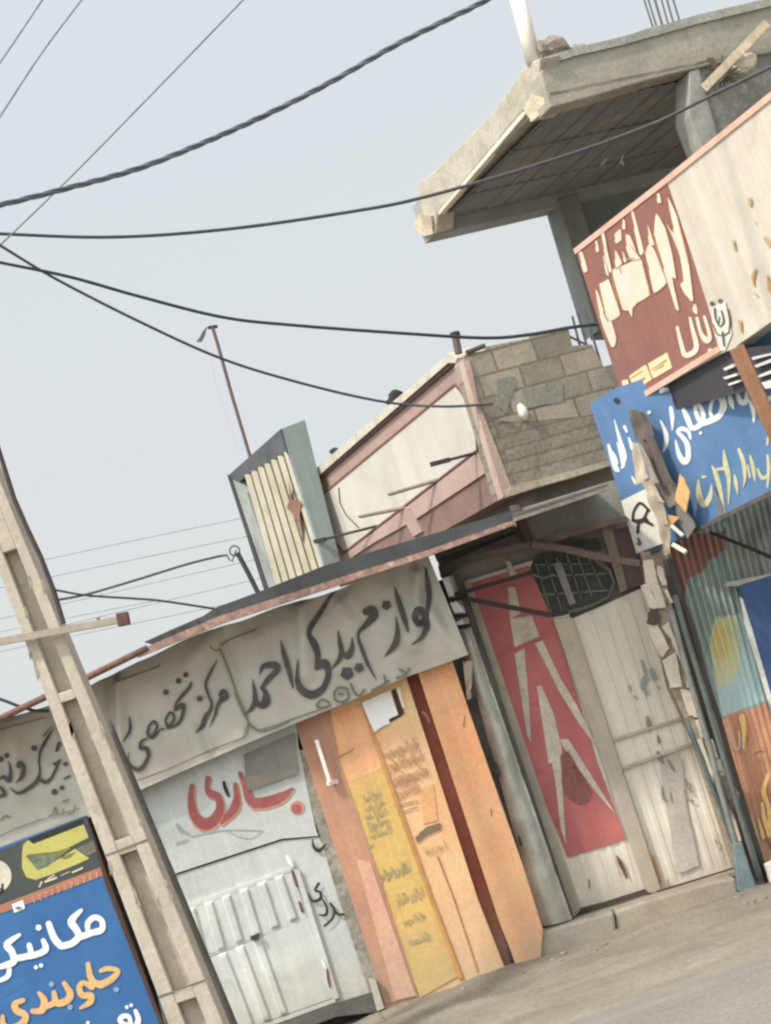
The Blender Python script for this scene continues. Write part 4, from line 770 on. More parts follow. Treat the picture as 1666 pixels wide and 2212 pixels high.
# soffit block, lower fascia
MB().prism(P_PA, mp(b9, [(560, 1015), (590, 1002), (1115, 600), (1145, 660), (1150, 680), (870, 865), (700, 960), (550, 1060)]), .06, .03).build('lower_fascia', M('light_pink_fascia', '#b89d90', '#ae9184', k=1.0, scale=3, streak=.08, fine=.1), t)
MB().prism(P_PA, mp(b9, [(805, 835), (850, 820), (895, 915), (860, 935)]), .05, .034).build('fascia_stub', pink, t)
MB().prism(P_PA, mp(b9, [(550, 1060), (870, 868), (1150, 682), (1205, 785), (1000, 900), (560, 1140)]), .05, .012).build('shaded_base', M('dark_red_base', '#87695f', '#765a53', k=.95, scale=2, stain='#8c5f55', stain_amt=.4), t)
blk = M('grey_blockwork', '#9a8f7c', '#887e6d', k=1.05, scale=3, fine=.18, bump=.4, brick=(.36, .175, .012, .55, .5), stain='#756b5b', stain_amt=.35, stain_scale=3)
blk2 = M('lower_coursed_wall', '#8a8170', '#7a7160', k=1.05, scale=3, fine=.28, bump=.6, brick=(3.0, .10, .012, .72, .3), stain='#5f5645', stain_amt=.4)
stepped = mp(b9, [(1048, 238), (1055, 212), (1138, 194), (1142, 180), (1308, 148), (1310, 128), (1465, 98), (1482, 178), (1560, 172), (1600, 250), (1650, 330), (1690, 440), (1320, 480), (1120, 480)])
MB().prism(P_PB, stepped, .2).build('block_wall', blk, t)
MB().prism(P_PB, mp(b9, [(1121, 482), (1320, 482), (1690, 442), (1740, 620), (1235, 755), (1205, 782)]), .2, .004).build('lower_block_wall', blk2, t)
MB().prism(P_PB, wob(mp(b9, [(1232, 742), (1740, 600), (1745, 625), (1210, 785)]), 1.5, 5), .1, .03).build('bottom_ledge', M('dusty_ledge', '#b3a48c', '#95876f', k=1.0, fine=.3), t)
MB().prism(P_PB, wob(mp(b9, [(1045, 240), (1068, 232), (1110, 420), (1160, 540), (1240, 748), (1204, 784)]), 1, 9), .1, .012).build('corner_plaster', M('pink_cream_corner', '#b39c8b', '#a58a7b', k=1.0, fine=.2), t)
m_ = MB().lump(P_PB.at(*b9(1280, 445), .03), .055, (.7, .5, 1.25), 3); m_.build('white_lump', M('white_lump', '#ddd6c8', k=1.0), t, smooth=True)
m_ = MB()
for q in ([(1180, 310), (1250, 300), (1255, 340), (1220, 450), (1180, 420)], [(1280, 350), (1440, 330), (1445, 400), (1300, 430)]): m_.prism(P_PB, wob(mp(b9, q), 2, 8), .01, .006)
m_.build('cement_smear', M('cement_smear', '#837f72', '#777367', k=1.08, fine=.3), t)
rb_ = MB()
for (x1, y1), (x2, y2) in (((1492, 52), (1545, 260)), ((1512, 38), (1570, 240)), ((1540, 24), (1612, 260)), ((1475, 130), (1560, 172))):
    rb_ = MB(); rb_.tube([P_PB.at(*b9(x1, y1), -.05), P_PB.at(*b9(x2, y2), -.05)], .010, 6); rb_.build('starter_bar', M('starter_bar_grey', '#5f6163', k=.8), t)
# lamps on arms in front of the panel
dkm = M('lamp_black', '#3d3532', k=.8)
for (ax, ay), (lx, ly), big in (((720, 892), (585, 922), 1), ((830, 820), (752, 826), 0), ((960, 708), (875, 736), 0), ((1115, 600), (1080, 607), 1)):
    m_ = MB(); A = P_PA.at(*b9(ax, ay)); B = P_PA.at(*b9(lx, ly), .28)
    m_.tube([A, B], .012 if big else .016); 
    arm = m_.build('lamp_arm', dkm if big else M('lamp_arm_rose', '#8a7a72', k=.9), t)
    m_ = MB(); Bv = (B-A).normalized(); m_.bar(B-Bv*.08, B+Bv*.08 if big else B+Bv*.02, .035 if big else .018, .035 if big else .018); m_.build('lamp_head', dkm, sub(arm, t))
# body behind
c0 = PC-V((0, 0, PC.z)); zt = P_PA.at(*b9(1035, 250)).z
m_ = MB(); o_ = c0+A_DIR*.3+B_DIR*.25; m_.obox(o_, A_DIR, 2.2, B_DIR, 2.2, 2.4, zt-.3); m_.build('roof_body', M('roof_body', '#9a9184', k=.8), t)
# items on the parapet
def rod(name, label, cat, pts, depth, r, col, plane=None, group=None):
    p = plane or front(depth); m = MB(); m.tube([p.at(x, y) for x, y in pts], r, 8)
    o = m.build(name, M('rod '+col, col, k=.85, scale=9, fine=.25), None, label=label, category=cat)
    if group: o['group'] = group
    return o
ob = thing('pipe_stub', 'short dark pipe stub with cap on the pink parapet corner', 'pipe', tuple(P_PB.at(*b9(1040, 205))))
MB().tube([P_PB.at(*b9(1040, 200), -.06), P_PB.at(*b9(1026, 130), -.06)], .03).build('tube', M('stub_brown', '#6b5a54', k=.85), ob); MB().tube([P_PB.at(*b9(1027, 132), -.06), P_PB.at(*b9(1023, 115), -.06)], .04).build('cap', dkm, ob)
rod('loose_stick', 'dark stick lying across the top of the block wall corner', 'stick', mp(b9, [(1060, 205), (1132, 177)]), 16, .02, '#5d5751', P_PB)
b_ = MB().lump(P_PA.at(*b9(752, 388), -.05), .06, (1.2, .8, .9), 2); b_.lump(P_PA.at(*b9(738, 402), -.05), .04, (1.3, .8, .7), 4); b_.build('pigeon', M('dark_bird', '#35302d', k=.8), None, smooth=True, label='small dark bird perched on the cornice where the cable crosses', category='bird')
b_ = MB().lump(P_PA.at(*b9(515, 605), -.05), .045, (1.1, .7, .8), 6); b_.lump(P_PA.at(*b9(527, 598), -.05), .03, (1.2, .6, .6), 7); b_.lump(P_PA.at(*b9(507, 616), -.05), .03, (.5, .5, 1.4), 8); b_.build('pigeon', M('dark_bird', '#35302d'), None, smooth=True, label='tiny dark bird at the low left end of the pink parapet', category='bird')

# ------------------------------------------------------------------ roof sign with slats
SC = pt(*b9(325, 510), 19.6); P_SA = Plane(SC, A_DIR); P_SB = Plane(SC, B_DIR)
t = thing('roof_sign', 'upright grey sign box with cream vertical slats beside the pink parapet', 'sign', (SC.x, SC.y, 3.0))
gg = M('grey_green_metal', '#8f9c96', '#7e8a85', k=.95, scale=2, streak=.12, fine=.1, rough=.6)
dkf = M('dark_frame_metal', '#5b5d63', '#4d4f54', k=.9, scale=3, streak=.1)
MB().prism(P_SB, mp(b9, [(325, 508), (415, 472), (560, 1050), (497, 1065)]), .05).build('side_panel', gg, t)
fr = MB()
for q in ([(120, 690), (325, 508), (340, 600), (130, 705)], [(120, 690), (145, 690), (300, 1160), (270, 1165)]): pass
MB().prism(P_SA, mp(b9, [(118, 692), (324, 509), (350, 600), (190, 690), (160, 720), (128, 706)]), .12, .02).build('top_band', dkf, t)
MB().prism(P_SA, mp(b9, [(118, 694), (160, 720), (190, 760), (330, 1180), (280, 1180)]), .12, .018).build('left_band', M('pale_grey_green', '#9aa09a', '#7f8480', k=.95), t)
MB().prism(P_SA, mp(b9, [(116, 690), (130, 700), (290, 1180), (276, 1190)]), .14, .03).build('dark_edge', M('dark_edge', '#46434a', k=.8), t)
MB().sheet(Plane(SC-P_SA.n*-.0, A_DIR), mp(b9, [(188, 690), (350, 598), (500, 1080), (330, 1190)]), 120, 6, lambda q, s_: .035*(abs(((q*6.2) % 1)-.5)*2)+.0).build('slat_face', M('cream_slats', '#d6d0bb', '#c4b898', k=.82, scale=3, streak=.10, fine=.06, rough=.6), t)
m_ = MB(); s7 = flat(Plane(SC+P_SA.n*.036, A_DIR))
for q in ([(350, 670), (364, 788), (402, 800), (396, 850), (411, 970), (390, 885), (366, 842), (343, 826), (355, 790)],): m_.patch(s7, wob(mp(b9, q), 1.5, 3), .004)
m_.build('rust_tear', M('rust_tear', '#9a6f5c', '#86604f', k=.9, scale=7), t)
m_ = MB()
gap = M('slat_gap_brown', '#7d6a4a', '#5c4f3a', k=.8)
for i in range(1, 7):
    q = (i-.5)/6.2
    a = (188+(350-188)*q, 690+(598-690)*q); b__ = (330+(500-330)*q, 1190+(1080-1190)*q)
    m_.stroke(flat(P_SA), [(*b9(*a), 2.2), (*b9((a[0]+b__[0])/2, (a[1]+b__[1])/2), 2.0), (*b9(*b__), 2.4)], .009)
m_.build('slat_gap', gap, t)

# ------------------------------------------------------------------ rooftop mast, small mast
t = thing('antenna_mast', 'thin rusty rooftop mast with broken wing bracket at its top, left of the roof sign', 'mast', tuple(front(21.5).at(537, 975)))
m_ = MB(); m_.tube([front(21.5).at(x, y) for x, y in ((459, 706), (470, 742), (500, 850), (540, 985), (560, 1060))], .018, 8); m_.build('pole', M('rust_mast', '#7d5547', '#5d5f60', k=.85, scale=4, fine=.2), t)
m_ = MB(); m_.bar(front(21.5).at(450, 708), front(21.5).at(470, 705), .03, .03); m_.build('tip', dkm, t)
m_ = MB(); m_.prism(front(21.5), [(447, 706), (443, 724), (436, 738), (424, 738), (432, 728), (438, 716)], .02); m_.tube([front(21.5).at(445, 708), front(21.5).at(459, 710)], .005); m_.build('bracket', M('bracket_grey', '#6b6a66', k=.8), t)
m_ = MB(); m_.tube([front(21.5).at(x, y) for x, y in ((438, 735), (452, 770), (475, 860), (500, 930), (520, 985))], .0035, 4); m_.build('stay_wire', M('pale_stay', '#b9c0c4', k=1.1), t)
t = thing('cable_mast', 'short dark mast with coiled wire at its tip behind the tin awning', 'mast', tuple(front(17).at(556, 1278)))
m_ = MB(); m_.tube([front(17).at(x, y) for x, y in ((513, 1194), (535, 1235), (560, 1285))], .02); m_.build('pole', M('dark_mast', '#45443f', k=.8), t)
m_ = MB(); m_.tube([front(17).at(507+11*math.cos(a), 1190+11*math.sin(a)) for a in [i*.5 for i in range(14)]], .008, 5); m_.tube([front(17).at(x, y) for x, y in ((490, 1199), (496, 1210), (501, 1214), (506, 1200), (510, 1188))], .007, 5); m_.build('wire_coil', M('coil_grey', '#6e726c', k=.85), t)

# ------------------------------------------------------------------ unfinished concrete building
z8 = zoom(1000, 0, .55222)
CC = pt(1182, 185, 16.0); P_CA = Plane(CC, A_DIR); P_CB = Plane(CC, B_DIR)
t = thing('concrete_building', 'unfinished raw concrete building with overhanging roof slab and ribbed soffit', 'building', (CC.x, CC.y, 3.0))
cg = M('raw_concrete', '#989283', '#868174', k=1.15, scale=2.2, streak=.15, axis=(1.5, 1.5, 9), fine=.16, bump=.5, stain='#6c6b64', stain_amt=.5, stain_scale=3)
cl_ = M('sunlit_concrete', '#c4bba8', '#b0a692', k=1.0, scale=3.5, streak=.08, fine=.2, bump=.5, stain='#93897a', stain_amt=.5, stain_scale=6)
rdw = random.Random(5)
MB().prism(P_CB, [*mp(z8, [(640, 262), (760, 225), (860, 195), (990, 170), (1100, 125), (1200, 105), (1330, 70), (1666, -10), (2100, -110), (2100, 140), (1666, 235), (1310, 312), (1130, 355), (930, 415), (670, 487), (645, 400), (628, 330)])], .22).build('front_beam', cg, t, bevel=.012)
MB().prism(P_CB, [*mp(z8, [(640, 262), (760, 225), (990, 170), (1330, 72), (2100, -108), (2100, -75), (1330, 112), (990, 208), (770, 258), (640, 300)])], .05, .025).build('top_course', M('top_course', '#97958b', '#85837a', k=1.1, scale=4, fine=.25, bump=.5), t)
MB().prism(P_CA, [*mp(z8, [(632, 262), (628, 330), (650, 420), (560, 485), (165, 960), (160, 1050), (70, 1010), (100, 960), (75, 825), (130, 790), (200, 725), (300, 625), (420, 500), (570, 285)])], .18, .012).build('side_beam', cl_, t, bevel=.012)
m_ = MB(); m_.prism(P_CA, mp(z8, [(175, 955), (560, 500), (572, 512), (180, 968)]), .06, .03); m_.build('drip_strip', M('pale_drip_strip', '#d6cdbb', k=1.05), t)
MB().prism(P_CA, wob(mp(z8, [(565, 485), (605, 425), (660, 440), (668, 490), (600, 545)]), 1.2, 4), .2, .035).build('broken_corner', M('broken_corner', '#cfc3a4', '#bba98a', k=1.0, fine=.25, bump=.6), t)
MB().prism(P_CA, wob(mp(z8, [(75, 990), (100, 960), (150, 970), (160, 1050), (120, 1060), (70, 1030)]), 1.5, 6), .2, .04).build('broken_edge', M('broken_edge', '#c3b499', '#a8977c', k=1.0, fine=.3, bump=.6), t)
zb = P_CB.at(*z8(680, 485)).z
# soffit deck with ribs, far beam, columns, back wall
LA = 2.75
c0 = CC-V((0, 0, CC.z))
m_ = MB(); n = 40; vs = []
for j in range(2):
    for i in range(n*2+1):
        b_ = .1+4.6*i/(n*2); a_ = .2+(LA-.2)*j
        p = c0+A_DIR*a_+B_DIR*b_; vs.append(V((p.x, p.y, zb+.05+(.012 if i % 2 else 0))))
m_.add(vs, [(i, i+1, n*2+1+i+1, n*2+1+i) for i in range(n*2)])
for a_ in (1.1, 2.1):
    p = c0+A_DIR*a_; m_.bar(p+B_DIR*.1+V((0, 0, zb+.052)), p+B_DIR*4.6+V((0, 0, zb+.052)), .02, .012)
jm = MB()
for i in range(24):
    p = c0+B_DIR*(.15+i*.19); jm.bar(p+A_DIR*.22+V((0, 0, zb+.048)), p+A_DIR*(LA-.02)+V((0, 0, zb+.056)), .008, .004, (0, 0, 1))
jm.build('soffit_rib_shade', M('rib_shade_brown_grey', '#6e6b66', k=1.15, scale=4), t)  # darker strips put the shading between ribs into the colour
m_.build('ribbed_soffit', M('soffit_boards', '#757370', '#686662', k=1.2, scale=2.4, streak=.15, fine=.15, bump=.3, stain='#87806f', stain_amt=.5, stain_scale=2), t)
pf = Plane(c0+A_DIR*LA, B_DIR)
fz = pf.at(*z8(180, 1050)).z
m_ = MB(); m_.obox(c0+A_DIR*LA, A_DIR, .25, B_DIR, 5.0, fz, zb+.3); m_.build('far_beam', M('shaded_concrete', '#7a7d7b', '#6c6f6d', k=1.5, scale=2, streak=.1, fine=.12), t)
m_ = MB(); m_.obox(c0+A_DIR*.0, A_DIR, LA, B_DIR, 5.0, zb+.09, zb+.12); m_.build('deck', cg, t)
def col_at(plane, xa, xb, yt, ybm, name, mat, off=0, back=.3):
    MB().prism(plane, [(xa[0], yt), (xb[0], yt-.3*(xb[0]-xa[0])), (xb[1], ybm), (xa[1], ybm)], back, off).build(name, mat, t, bevel=.01)
MB().prism(pf, [*mp(z8, [(700, 900), (790, 870), (960, 1400), (880, 1500)])], .3, .02).build('column', M('column_concrete', '#7b7d77', '#6c6e69', k=1.0, scale=3, streak=.15, fine=.15), t, bevel=.012)
MB().prism(pf, [*mp(z8, [(780, 820), (1500, 640), (1800, 560), (1900, 1500), (900, 1500)])], .15, -.08).build('back_wall', M('dark_back_wall', '#6a6e6d', '#5f6363', k=1.2, scale=2), t)
MB().prism(P_CB, mp(z8, [(1300, 318), (1345, 305), (1440, 640), (1400, 760), (1345, 640), (1300, 520)]), .25, -.01).build('column', M('light_column', '#94938a', '#7f7e76', k=1.05, scale=3, streak=.12, fine=.18), t, bevel=.012)
MB().prism(P_CB, mp(z8, [(1346, 306), (1666, 232), (2100, 138), (2300, 900), (1441, 900), (1420, 600)]), .2, -.03).build('infill_wall', M('rough_infill', '#7c7a70', '#6a6961', k=1.05, scale=5, fine=.3, bump=.8, stain='#565850', stain_amt=.6, stain_scale=3), t)
m_ = MB(); rk = random.Random(4)
for x, y in ((655, 225), (700, 190), (725, 200), (770, 205), (800, 195), (835, 190)): m_.lump(P_CB.at(*z8(x, y+12), -.08), .05 if x != 700 else .12, (1, 1, .8), int(x))
m_.build('parapet_rubble', M('rubble_pinkish', '#a3968a', '#857a70', k=1.0, fine=.3), t)
m_ = MB()
for x0_, x1_, r in ((1135, 1178, .008), (1155, 1195, .008), (1185, 1222, .011), (1215, 1250, .008), (1240, 1275, .009), (1268, 1306, .009)):
    A = P_CB.at(*z8(x1_, 110), -.15); B = P_CB.at(*z8(x0_-12, -60), -.15); MB().tube([A, B], r, 6).build('rebar', M('rebar_steel', '#6f6f6d', '#5c5b59', k=.85), t)
m_ = MB()
for x, y, x2, y2 in ((990, 720, 1000, 745), (900, 745, 925, 715), (1000, 700, 985, 740)): m_.tube([pt(*z8(x, y), 16.6), pt(*z8(x2, y2), 16.6)], .006, 5)
m_.build('hanging_wire_end', M('pale_wire_end', '#8b8d88', k=.9), t)
ob = thing('roof_post', 'white round post standing on the corner of the concrete roof slab', 'post', tuple(P_CB.at(*z8(622, 240), -.15)))
m_ = MB(); m_.tube([P_CB.at(*z8(625, 255), -.12), P_CB.at(*z8(545, -60), -.12)], .062, 16); m_.build('tube', M('white_plastic_tube', '#d9d3c6', '#cfc7b7', k=1.0, scale=3, fine=.06, rough=.6), ob, smooth=True)
MB().lump(P_CB.at(*z8(640, 215), -.02), .05, (.7, .7, 1.4), 3).build('cement_foot', M('cement_foot', '#8e8377', k=.9), ob)
# dry sticks
t3 = thing('stick_bundle', 'pale broken boards and dry twigs sticking out of the concrete wall', 'sticks', tuple(P_CB.at(*z8(1400, 380), .05)))
m_ = MB(); m_.bar(P_CB.at(*z8(1345, 415), .06), P_CB.at(*z8(1580, 165), .25), .07, .03); m_.build('board', M('bleached_board', '#c2b295', '#ad9c80', k=1.0, scale=8, streak=.2, fine=.2), t3)
m_ = MB(); m_.bar(P_CB.at(*z8(1395, 400), .04), P_CB.at(*z8(1490, 265), .14), .045, .03); m_.build('board', M('bleached_board', '#c2b295'), t3)
m_ = MB()
for i in range(26):
    a = rk.uniform(0, 6.28); l = rk.uniform(40, 95); c_ = (1430+rk.uniform(-15, 20), 350+rk.uniform(-20, 20))
    m_.tube([P_CB.at(*z8(*c_), .03), P_CB.at(*z8(c_[0]+math.cos(a)*l*1.1, c_[1]+math.sin(a)*l), .06+rk.random()*.05)], .007, 5)
m_.build('twigs', M('dry_twigs', '#5f5a4e', '#7a705d', k=.8, scale=9), t3, kind='stuff')
MB().prism(P_CB, wob(mp(z8, [(1362, 275), (1390, 275), (1420, 320), (1395, 330)]), 1, 3), .01, .06).build('flap', M('brown_flap', '#6e5a48', k=.8), t3)
MB().lump(P_CB.at(*z8(1525, 298), .08), .10, (1.3, .6, .7), 9).build('rag', M('white_rag', '#d6cdbb', '#bfae90', k=1.0), t3)

# ------------------------------------------------------------------ red peeling sign
b8 = zoom(1420, 440, .30012)
RS = pt(1250, 545, 15.0); P_R = Plane(RS, A_DIR); sR = flat(P_R)
t = thing('red_sign', 'large peeling sign, dark red at left and bare cream metal at right', 'sign', tuple(P_R.at(1500, 800)))
crm = M('peeling_cream_metal', '#e0d5c2', '#d8cbb8', k=.86, scale=2.4, streak=.14, axis=(10, 10, .5), fine=.07, bump=.1, stain='#b9a27c', stain_amt=.35, stain_scale=3.0, rough=.65)
rdm = M('red_oxide_paint', '#9c6253', '#8f5f55', k=.95, scale=2.0, streak=.12, axis=(8, 8, .5), fine=.10, bump=.08, stain='#a86a58', stain_amt=.5, stain_scale=2)
MB().prism(P_R, [*mp(b8, [(45, 622), (790, 35), (1666, -680)]), (1790, 110), (1830, 590), *mp(b8, [(1666, 1200), (1400, 1385), (1350, 1430), (1250, 1465), (455, 1905)])], .16, -.004).build('sign_box', crm, t)
MB().prism(P_R, mp(b8, [(48, 625), (792, 42), (815, 90), (1000, 640), (1150, 1120), (1240, 1425), (458, 1900)]), .004, .001).build('red_face', rdm, t)
wht = M('peeled_cream', '#e6dbc6', '#ddd0b8', k=.86, scale=4, fine=.06, bump=.05, stain='#c9b48c', stain_amt=.4, stain_scale=8)
m_ = MB(); rl = MB()
for i, q in enumerate(([(240, 900), (285, 868), (320, 850), (360, 960), (415, 1140), (360, 1185), (322, 1190), (290, 1130)], [(205, 935), (232, 955), (290, 1135), (342, 1195), (384, 1330), (374, 1400), (345, 1410), (288, 1280), (238, 1120)],
          [(345, 785), (440, 735), (590, 680), (625, 830), (660, 980), (560, 1045), (520, 1090), (516, 1165), (488, 1110), (430, 1092)], [(620, 640), (660, 555), (705, 610), (760, 760), (802, 880), (700, 962), (660, 790)],
          [(700, 490), (718, 300), (792, 425), (850, 640), (882, 842), (850, 835), (905, 1100), (880, 1092), (820, 900), (760, 700)], [(805, 150), (880, 300), (975, 640), (1024, 1000), (1012, 1032), (950, 960), (918, 890), (946, 860), (915, 655), (848, 480), (800, 385), (865, 470), (830, 310)],
          [(255, 470), (285, 458), (315, 620), (348, 770), (330, 792), (290, 640)], [(503, 295), (525, 285), (570, 450), (612, 620), (580, 645), (540, 470)], [(70, 640), (102, 622), (146, 772), (115, 792)], [(205, 540), (226, 532), (242, 612), (220, 622)],
          [(365, 485), (420, 432), (428, 520), (382, 552)], [(430, 352), (455, 360), (462, 432), (440, 432)], [(458, 480), (502, 490), (560, 640), (585, 680), (510, 690), (470, 600)], [(718, 142), (746, 140), (758, 212), (730, 214)], [(368, 612), (392, 622), (436, 715), (384, 755)], [(1020, 1050), (1050, 1070), (1056, 1142), (1020, 1112)], [(270, 660), (290, 665), (322, 820), (300, 800)], [(432, 630), (446, 625), (470, 700), (450, 710)], [(640, 410), (655, 415), (700, 560), (660, 560)])):
    qq = smooth(mp(b8, q), 4); m_.patch(sR, qq, .0035); rl.stroke(sR, [(x+.8, y+.6, 2.6) for x, y in qq+qq[:1]], .0022)
for s in ([(893, 1248, 26), (930, 1400, 36), (965, 1480, 44), (1052, 1420, 46), (1018, 1250, 32), (1000, 1170, 22)], [(1058, 1172, 28), (1092, 1300, 32), (1140, 1355, 54), (1162, 1310, 34), (1120, 1160, 26)], [(1166, 1440, 40), (1170, 1460, 36)], [(1070, 1530, 26), (1020, 1540, 24)]): m_.stroke(sR, [(*b8(x, y), w*.2603) for x, y, w in s], .0035)
m_.build('peeled_lettering', wht, t)
rl.build('peel_rust_edge', M('rust_edge_brown', '#a5703a', '#8a5236', k=.9, scale=9, bump=0), t)
yb_ = M('yellow_cream_label', '#dcbf86', '#d8c79c', k=.95, scale=5, fine=.1, bump=0)
m_ = MB()
for q in ([(490, 1652), (628, 1556), (680, 1680), (540, 1776)], [(648, 1550), (808, 1455), (850, 1582), (690, 1676)], [(430, 1690), (482, 1680), (506, 1790), (455, 1802)]): m_.patch(sR, mp(b8, q), .0035)
m_.build('phone_label', yb_, t)
oc = M('ochre_rust', '#c3a066', '#a57f4a', k=1.0, scale=7, bump=0)
m_ = MB()
for s in ([(510, 1670, 10), (600, 1610, 10)], [(680, 1600, 10), (800, 1520, 16)], [(640, 1570, 14), (690, 1670, 14)], [(560, 1700, 18), (620, 1670, 20)], [(700, 1610, 8), (780, 1560, 14)], [(600, 700, 10), (640, 850, 16), (675, 980, 12)], [(700, 520, 6), (760, 720, 10), (810, 880, 8)], [(340, 780, 6), (420, 1120, 12)], [(480, 680, 18), (530, 675, 20)], [(405, 740, 16), (430, 800, 10)], [(280, 1120, 14), (315, 1190, 20)], [(500, 560, 6), (570, 650, 14)], [(640, 600, 10), (620, 640, 8)], [(215, 1000, 6), (250, 1200, 10)],
          [(1495, 185, 34), (1498, 225, 40)], [(1540, 370, 14), (1545, 385, 12)], [(1362, 530, 20), (1372, 600, 24)], [(1620, 510, 30), (1660, 550, 60)], [(1545, 770, 24), (1520, 830, 34), (1530, 900, 14)], [(1640, 820, 16), (1666, 930, 60)], [(1530, 960, 10), (1560, 990, 14)], [(1410, 1200, 40), (1425, 1280, 20)], [(890, 320, 10), (960, 600, 14), (1000, 760, 6)]):
    m_ = MB(); m_.stroke(sR, [(*b8(x, y), w*.2) for x, y, w in s], .0055); m_.build('rust_mark', oc, t)
m_ = MB(); ek = M('emblem_grey', '#6e655c', '#57504a', k=.85, bump=0); ew = M('emblem_white', '#ded6c6', k=1.0, bump=0)
m_.patch(sR, mp(b8, [(1170, 1080), (1290, 1030), (1345, 1300), (1290, 1440), (1240, 1440), (1185, 1240)]), .003); m_.build('emblem_ground', ew, t)
m_ = MB()
for s in ([(1205, 1095, 20), (1215, 1180, 14), (1250, 1240, 12), (1280, 1195, 18), (1262, 1110, 14)], [(1310, 1090, 12), (1330, 1200, 14), (1320, 1290, 10)], [(1290, 1310, 14), (1330, 1285, 12)], [(1270, 1290, 20), (1285, 1400, 14)], [(1245, 1160, 8), (1240, 1210, 10)], [(1190, 1220, 8), (1225, 1300, 10), (1260, 1310, 8)]): m_.stroke(sR, [(*b8(x, y), w*.2603) for x, y, w in s], .006)
m_.dot(sR, *b8(1185, 1050), 20*.2603, .006); m_.dot(sR, *b8(1250, 1030), 20*.2603, .006); m_.build('emblem', ek, t)
m_ = MB()
fe = M('peach_frame', '#dcb39c', '#cfa08a', k=1.0, fine=.1)
for a, b_ in (((40, 620), (790, 36)), ((455, 1905), (1240, 1425)), ((792, 34), (1900, -860))):
    MB().bar(P_R.at(*b8(*a)), P_R.at(*b8(*b_)), .017, .04).build('frame_edge', fe, t)
# dark box underneath with slots, brown post
P_R2 = Plane(RS-A_DIR*0-P_R.n*.12, A_DIR)
b6 = zoom(1400, 700, .31212)
P_DK = Plane(RS-P_R.n*.04, A_DIR)
m_ = MB(); m_.prism(P_DK, mp(b6, [(520, 1010), (1180, 580), (1350, 540), (1900, 500), (1900, 700), (1480, 870), (850, 1040), (640, 1060)]), .06); m_.build('dark_sign_back', M('dark_sign_back', '#45424a', '#3b393d', k=.85, scale=2, streak=.1), None, label='dark board edge showing in the gap between the red sign and the blue sign', category='board')
for q in ([(1310, 690), (1390, 650), (1400, 675), (1330, 705)], [(1310, 760), (1420, 725), (1425, 745), (1330, 775)], [(1350, 810), (1440, 780), (1445, 795), (1360, 825)], [(1560, 665), (1720, 600), (1720, 630), (1580, 680)], [(1590, 745), (1720, 690), (1720, 720), (1600, 760)], [(1620, 800), (1720, 770), (1720, 840), (1650, 850)], [(1540, 600), (1720, 560), (1720, 575), (1550, 620)]):
    MB().prism(P_DK, mp(b6, q), .02, .03).build('slat', M('white_slat', '#d2d0c8', k=.95), t)
pp = MB(); A = front(13.1).at(*b6(1390, 530)); B = front(13.1).at(*b6(1780, 1400)); pp.bar(A, B, .085, .085); pp.build('sign_post', M('orange_brown_post', '#a3704a', '#8d6247', k=.95, scale=4, streak=.15, fine=.15), None, bevel=.008, label='orange brown square post slanting down from under the cream sign', category='post')
m_ = MB(); m_.lump(P_DK.at(*b6(875, 860), .06), .035, (1, .6, .7), 3); m_.build('sign_lamp', M('lamp_grey_blue', '#8b92a0', k=.9), None, label='small grey lamp on the dark board just under the red sign edge', category='lamp')

# ------------------------------------------------------------------ blue sign
BS = pt(*b6(225, 980), 15.28); P_B = Plane(BS, V((-.54, .84, 0))); sB = flat(P_B)
t = thing('blue_sign', 'faded blue shop sign with white and yellow script under the red sign', 'sign', tuple(P_B.at(*b6(900, 1800))))
bl = M('faded_blue_paint', '#5f8ab8', '#4f7db0', k=.85, scale=1.4, streak=.12, axis=(5, 5, .5), fine=.08, bump=.05, stain='#6f95bb', stain_amt=.6, stain_scale=1.2, rough=.6)
MB().prism(P_B, mp(b6, [(220, 980), (430, 850), (700, 760), (1500, 400), (2100, 150), (2300, 1400), (1666, 1685), (1070, 1985), (800, 2120), (600, 2180), (470, 1740)]), .08).build('panel', bl, t)
wl = M('white_sign_paint', '#dfe0da', '#d2d4cf', k=1.0, scale=5, fine=.08, bump=0); yl = M('yellow_sign_paint', '#c6c29a', '#b3ae80', k=1.0, scale=5, fine=.1, bump=0)
m_ = MB()
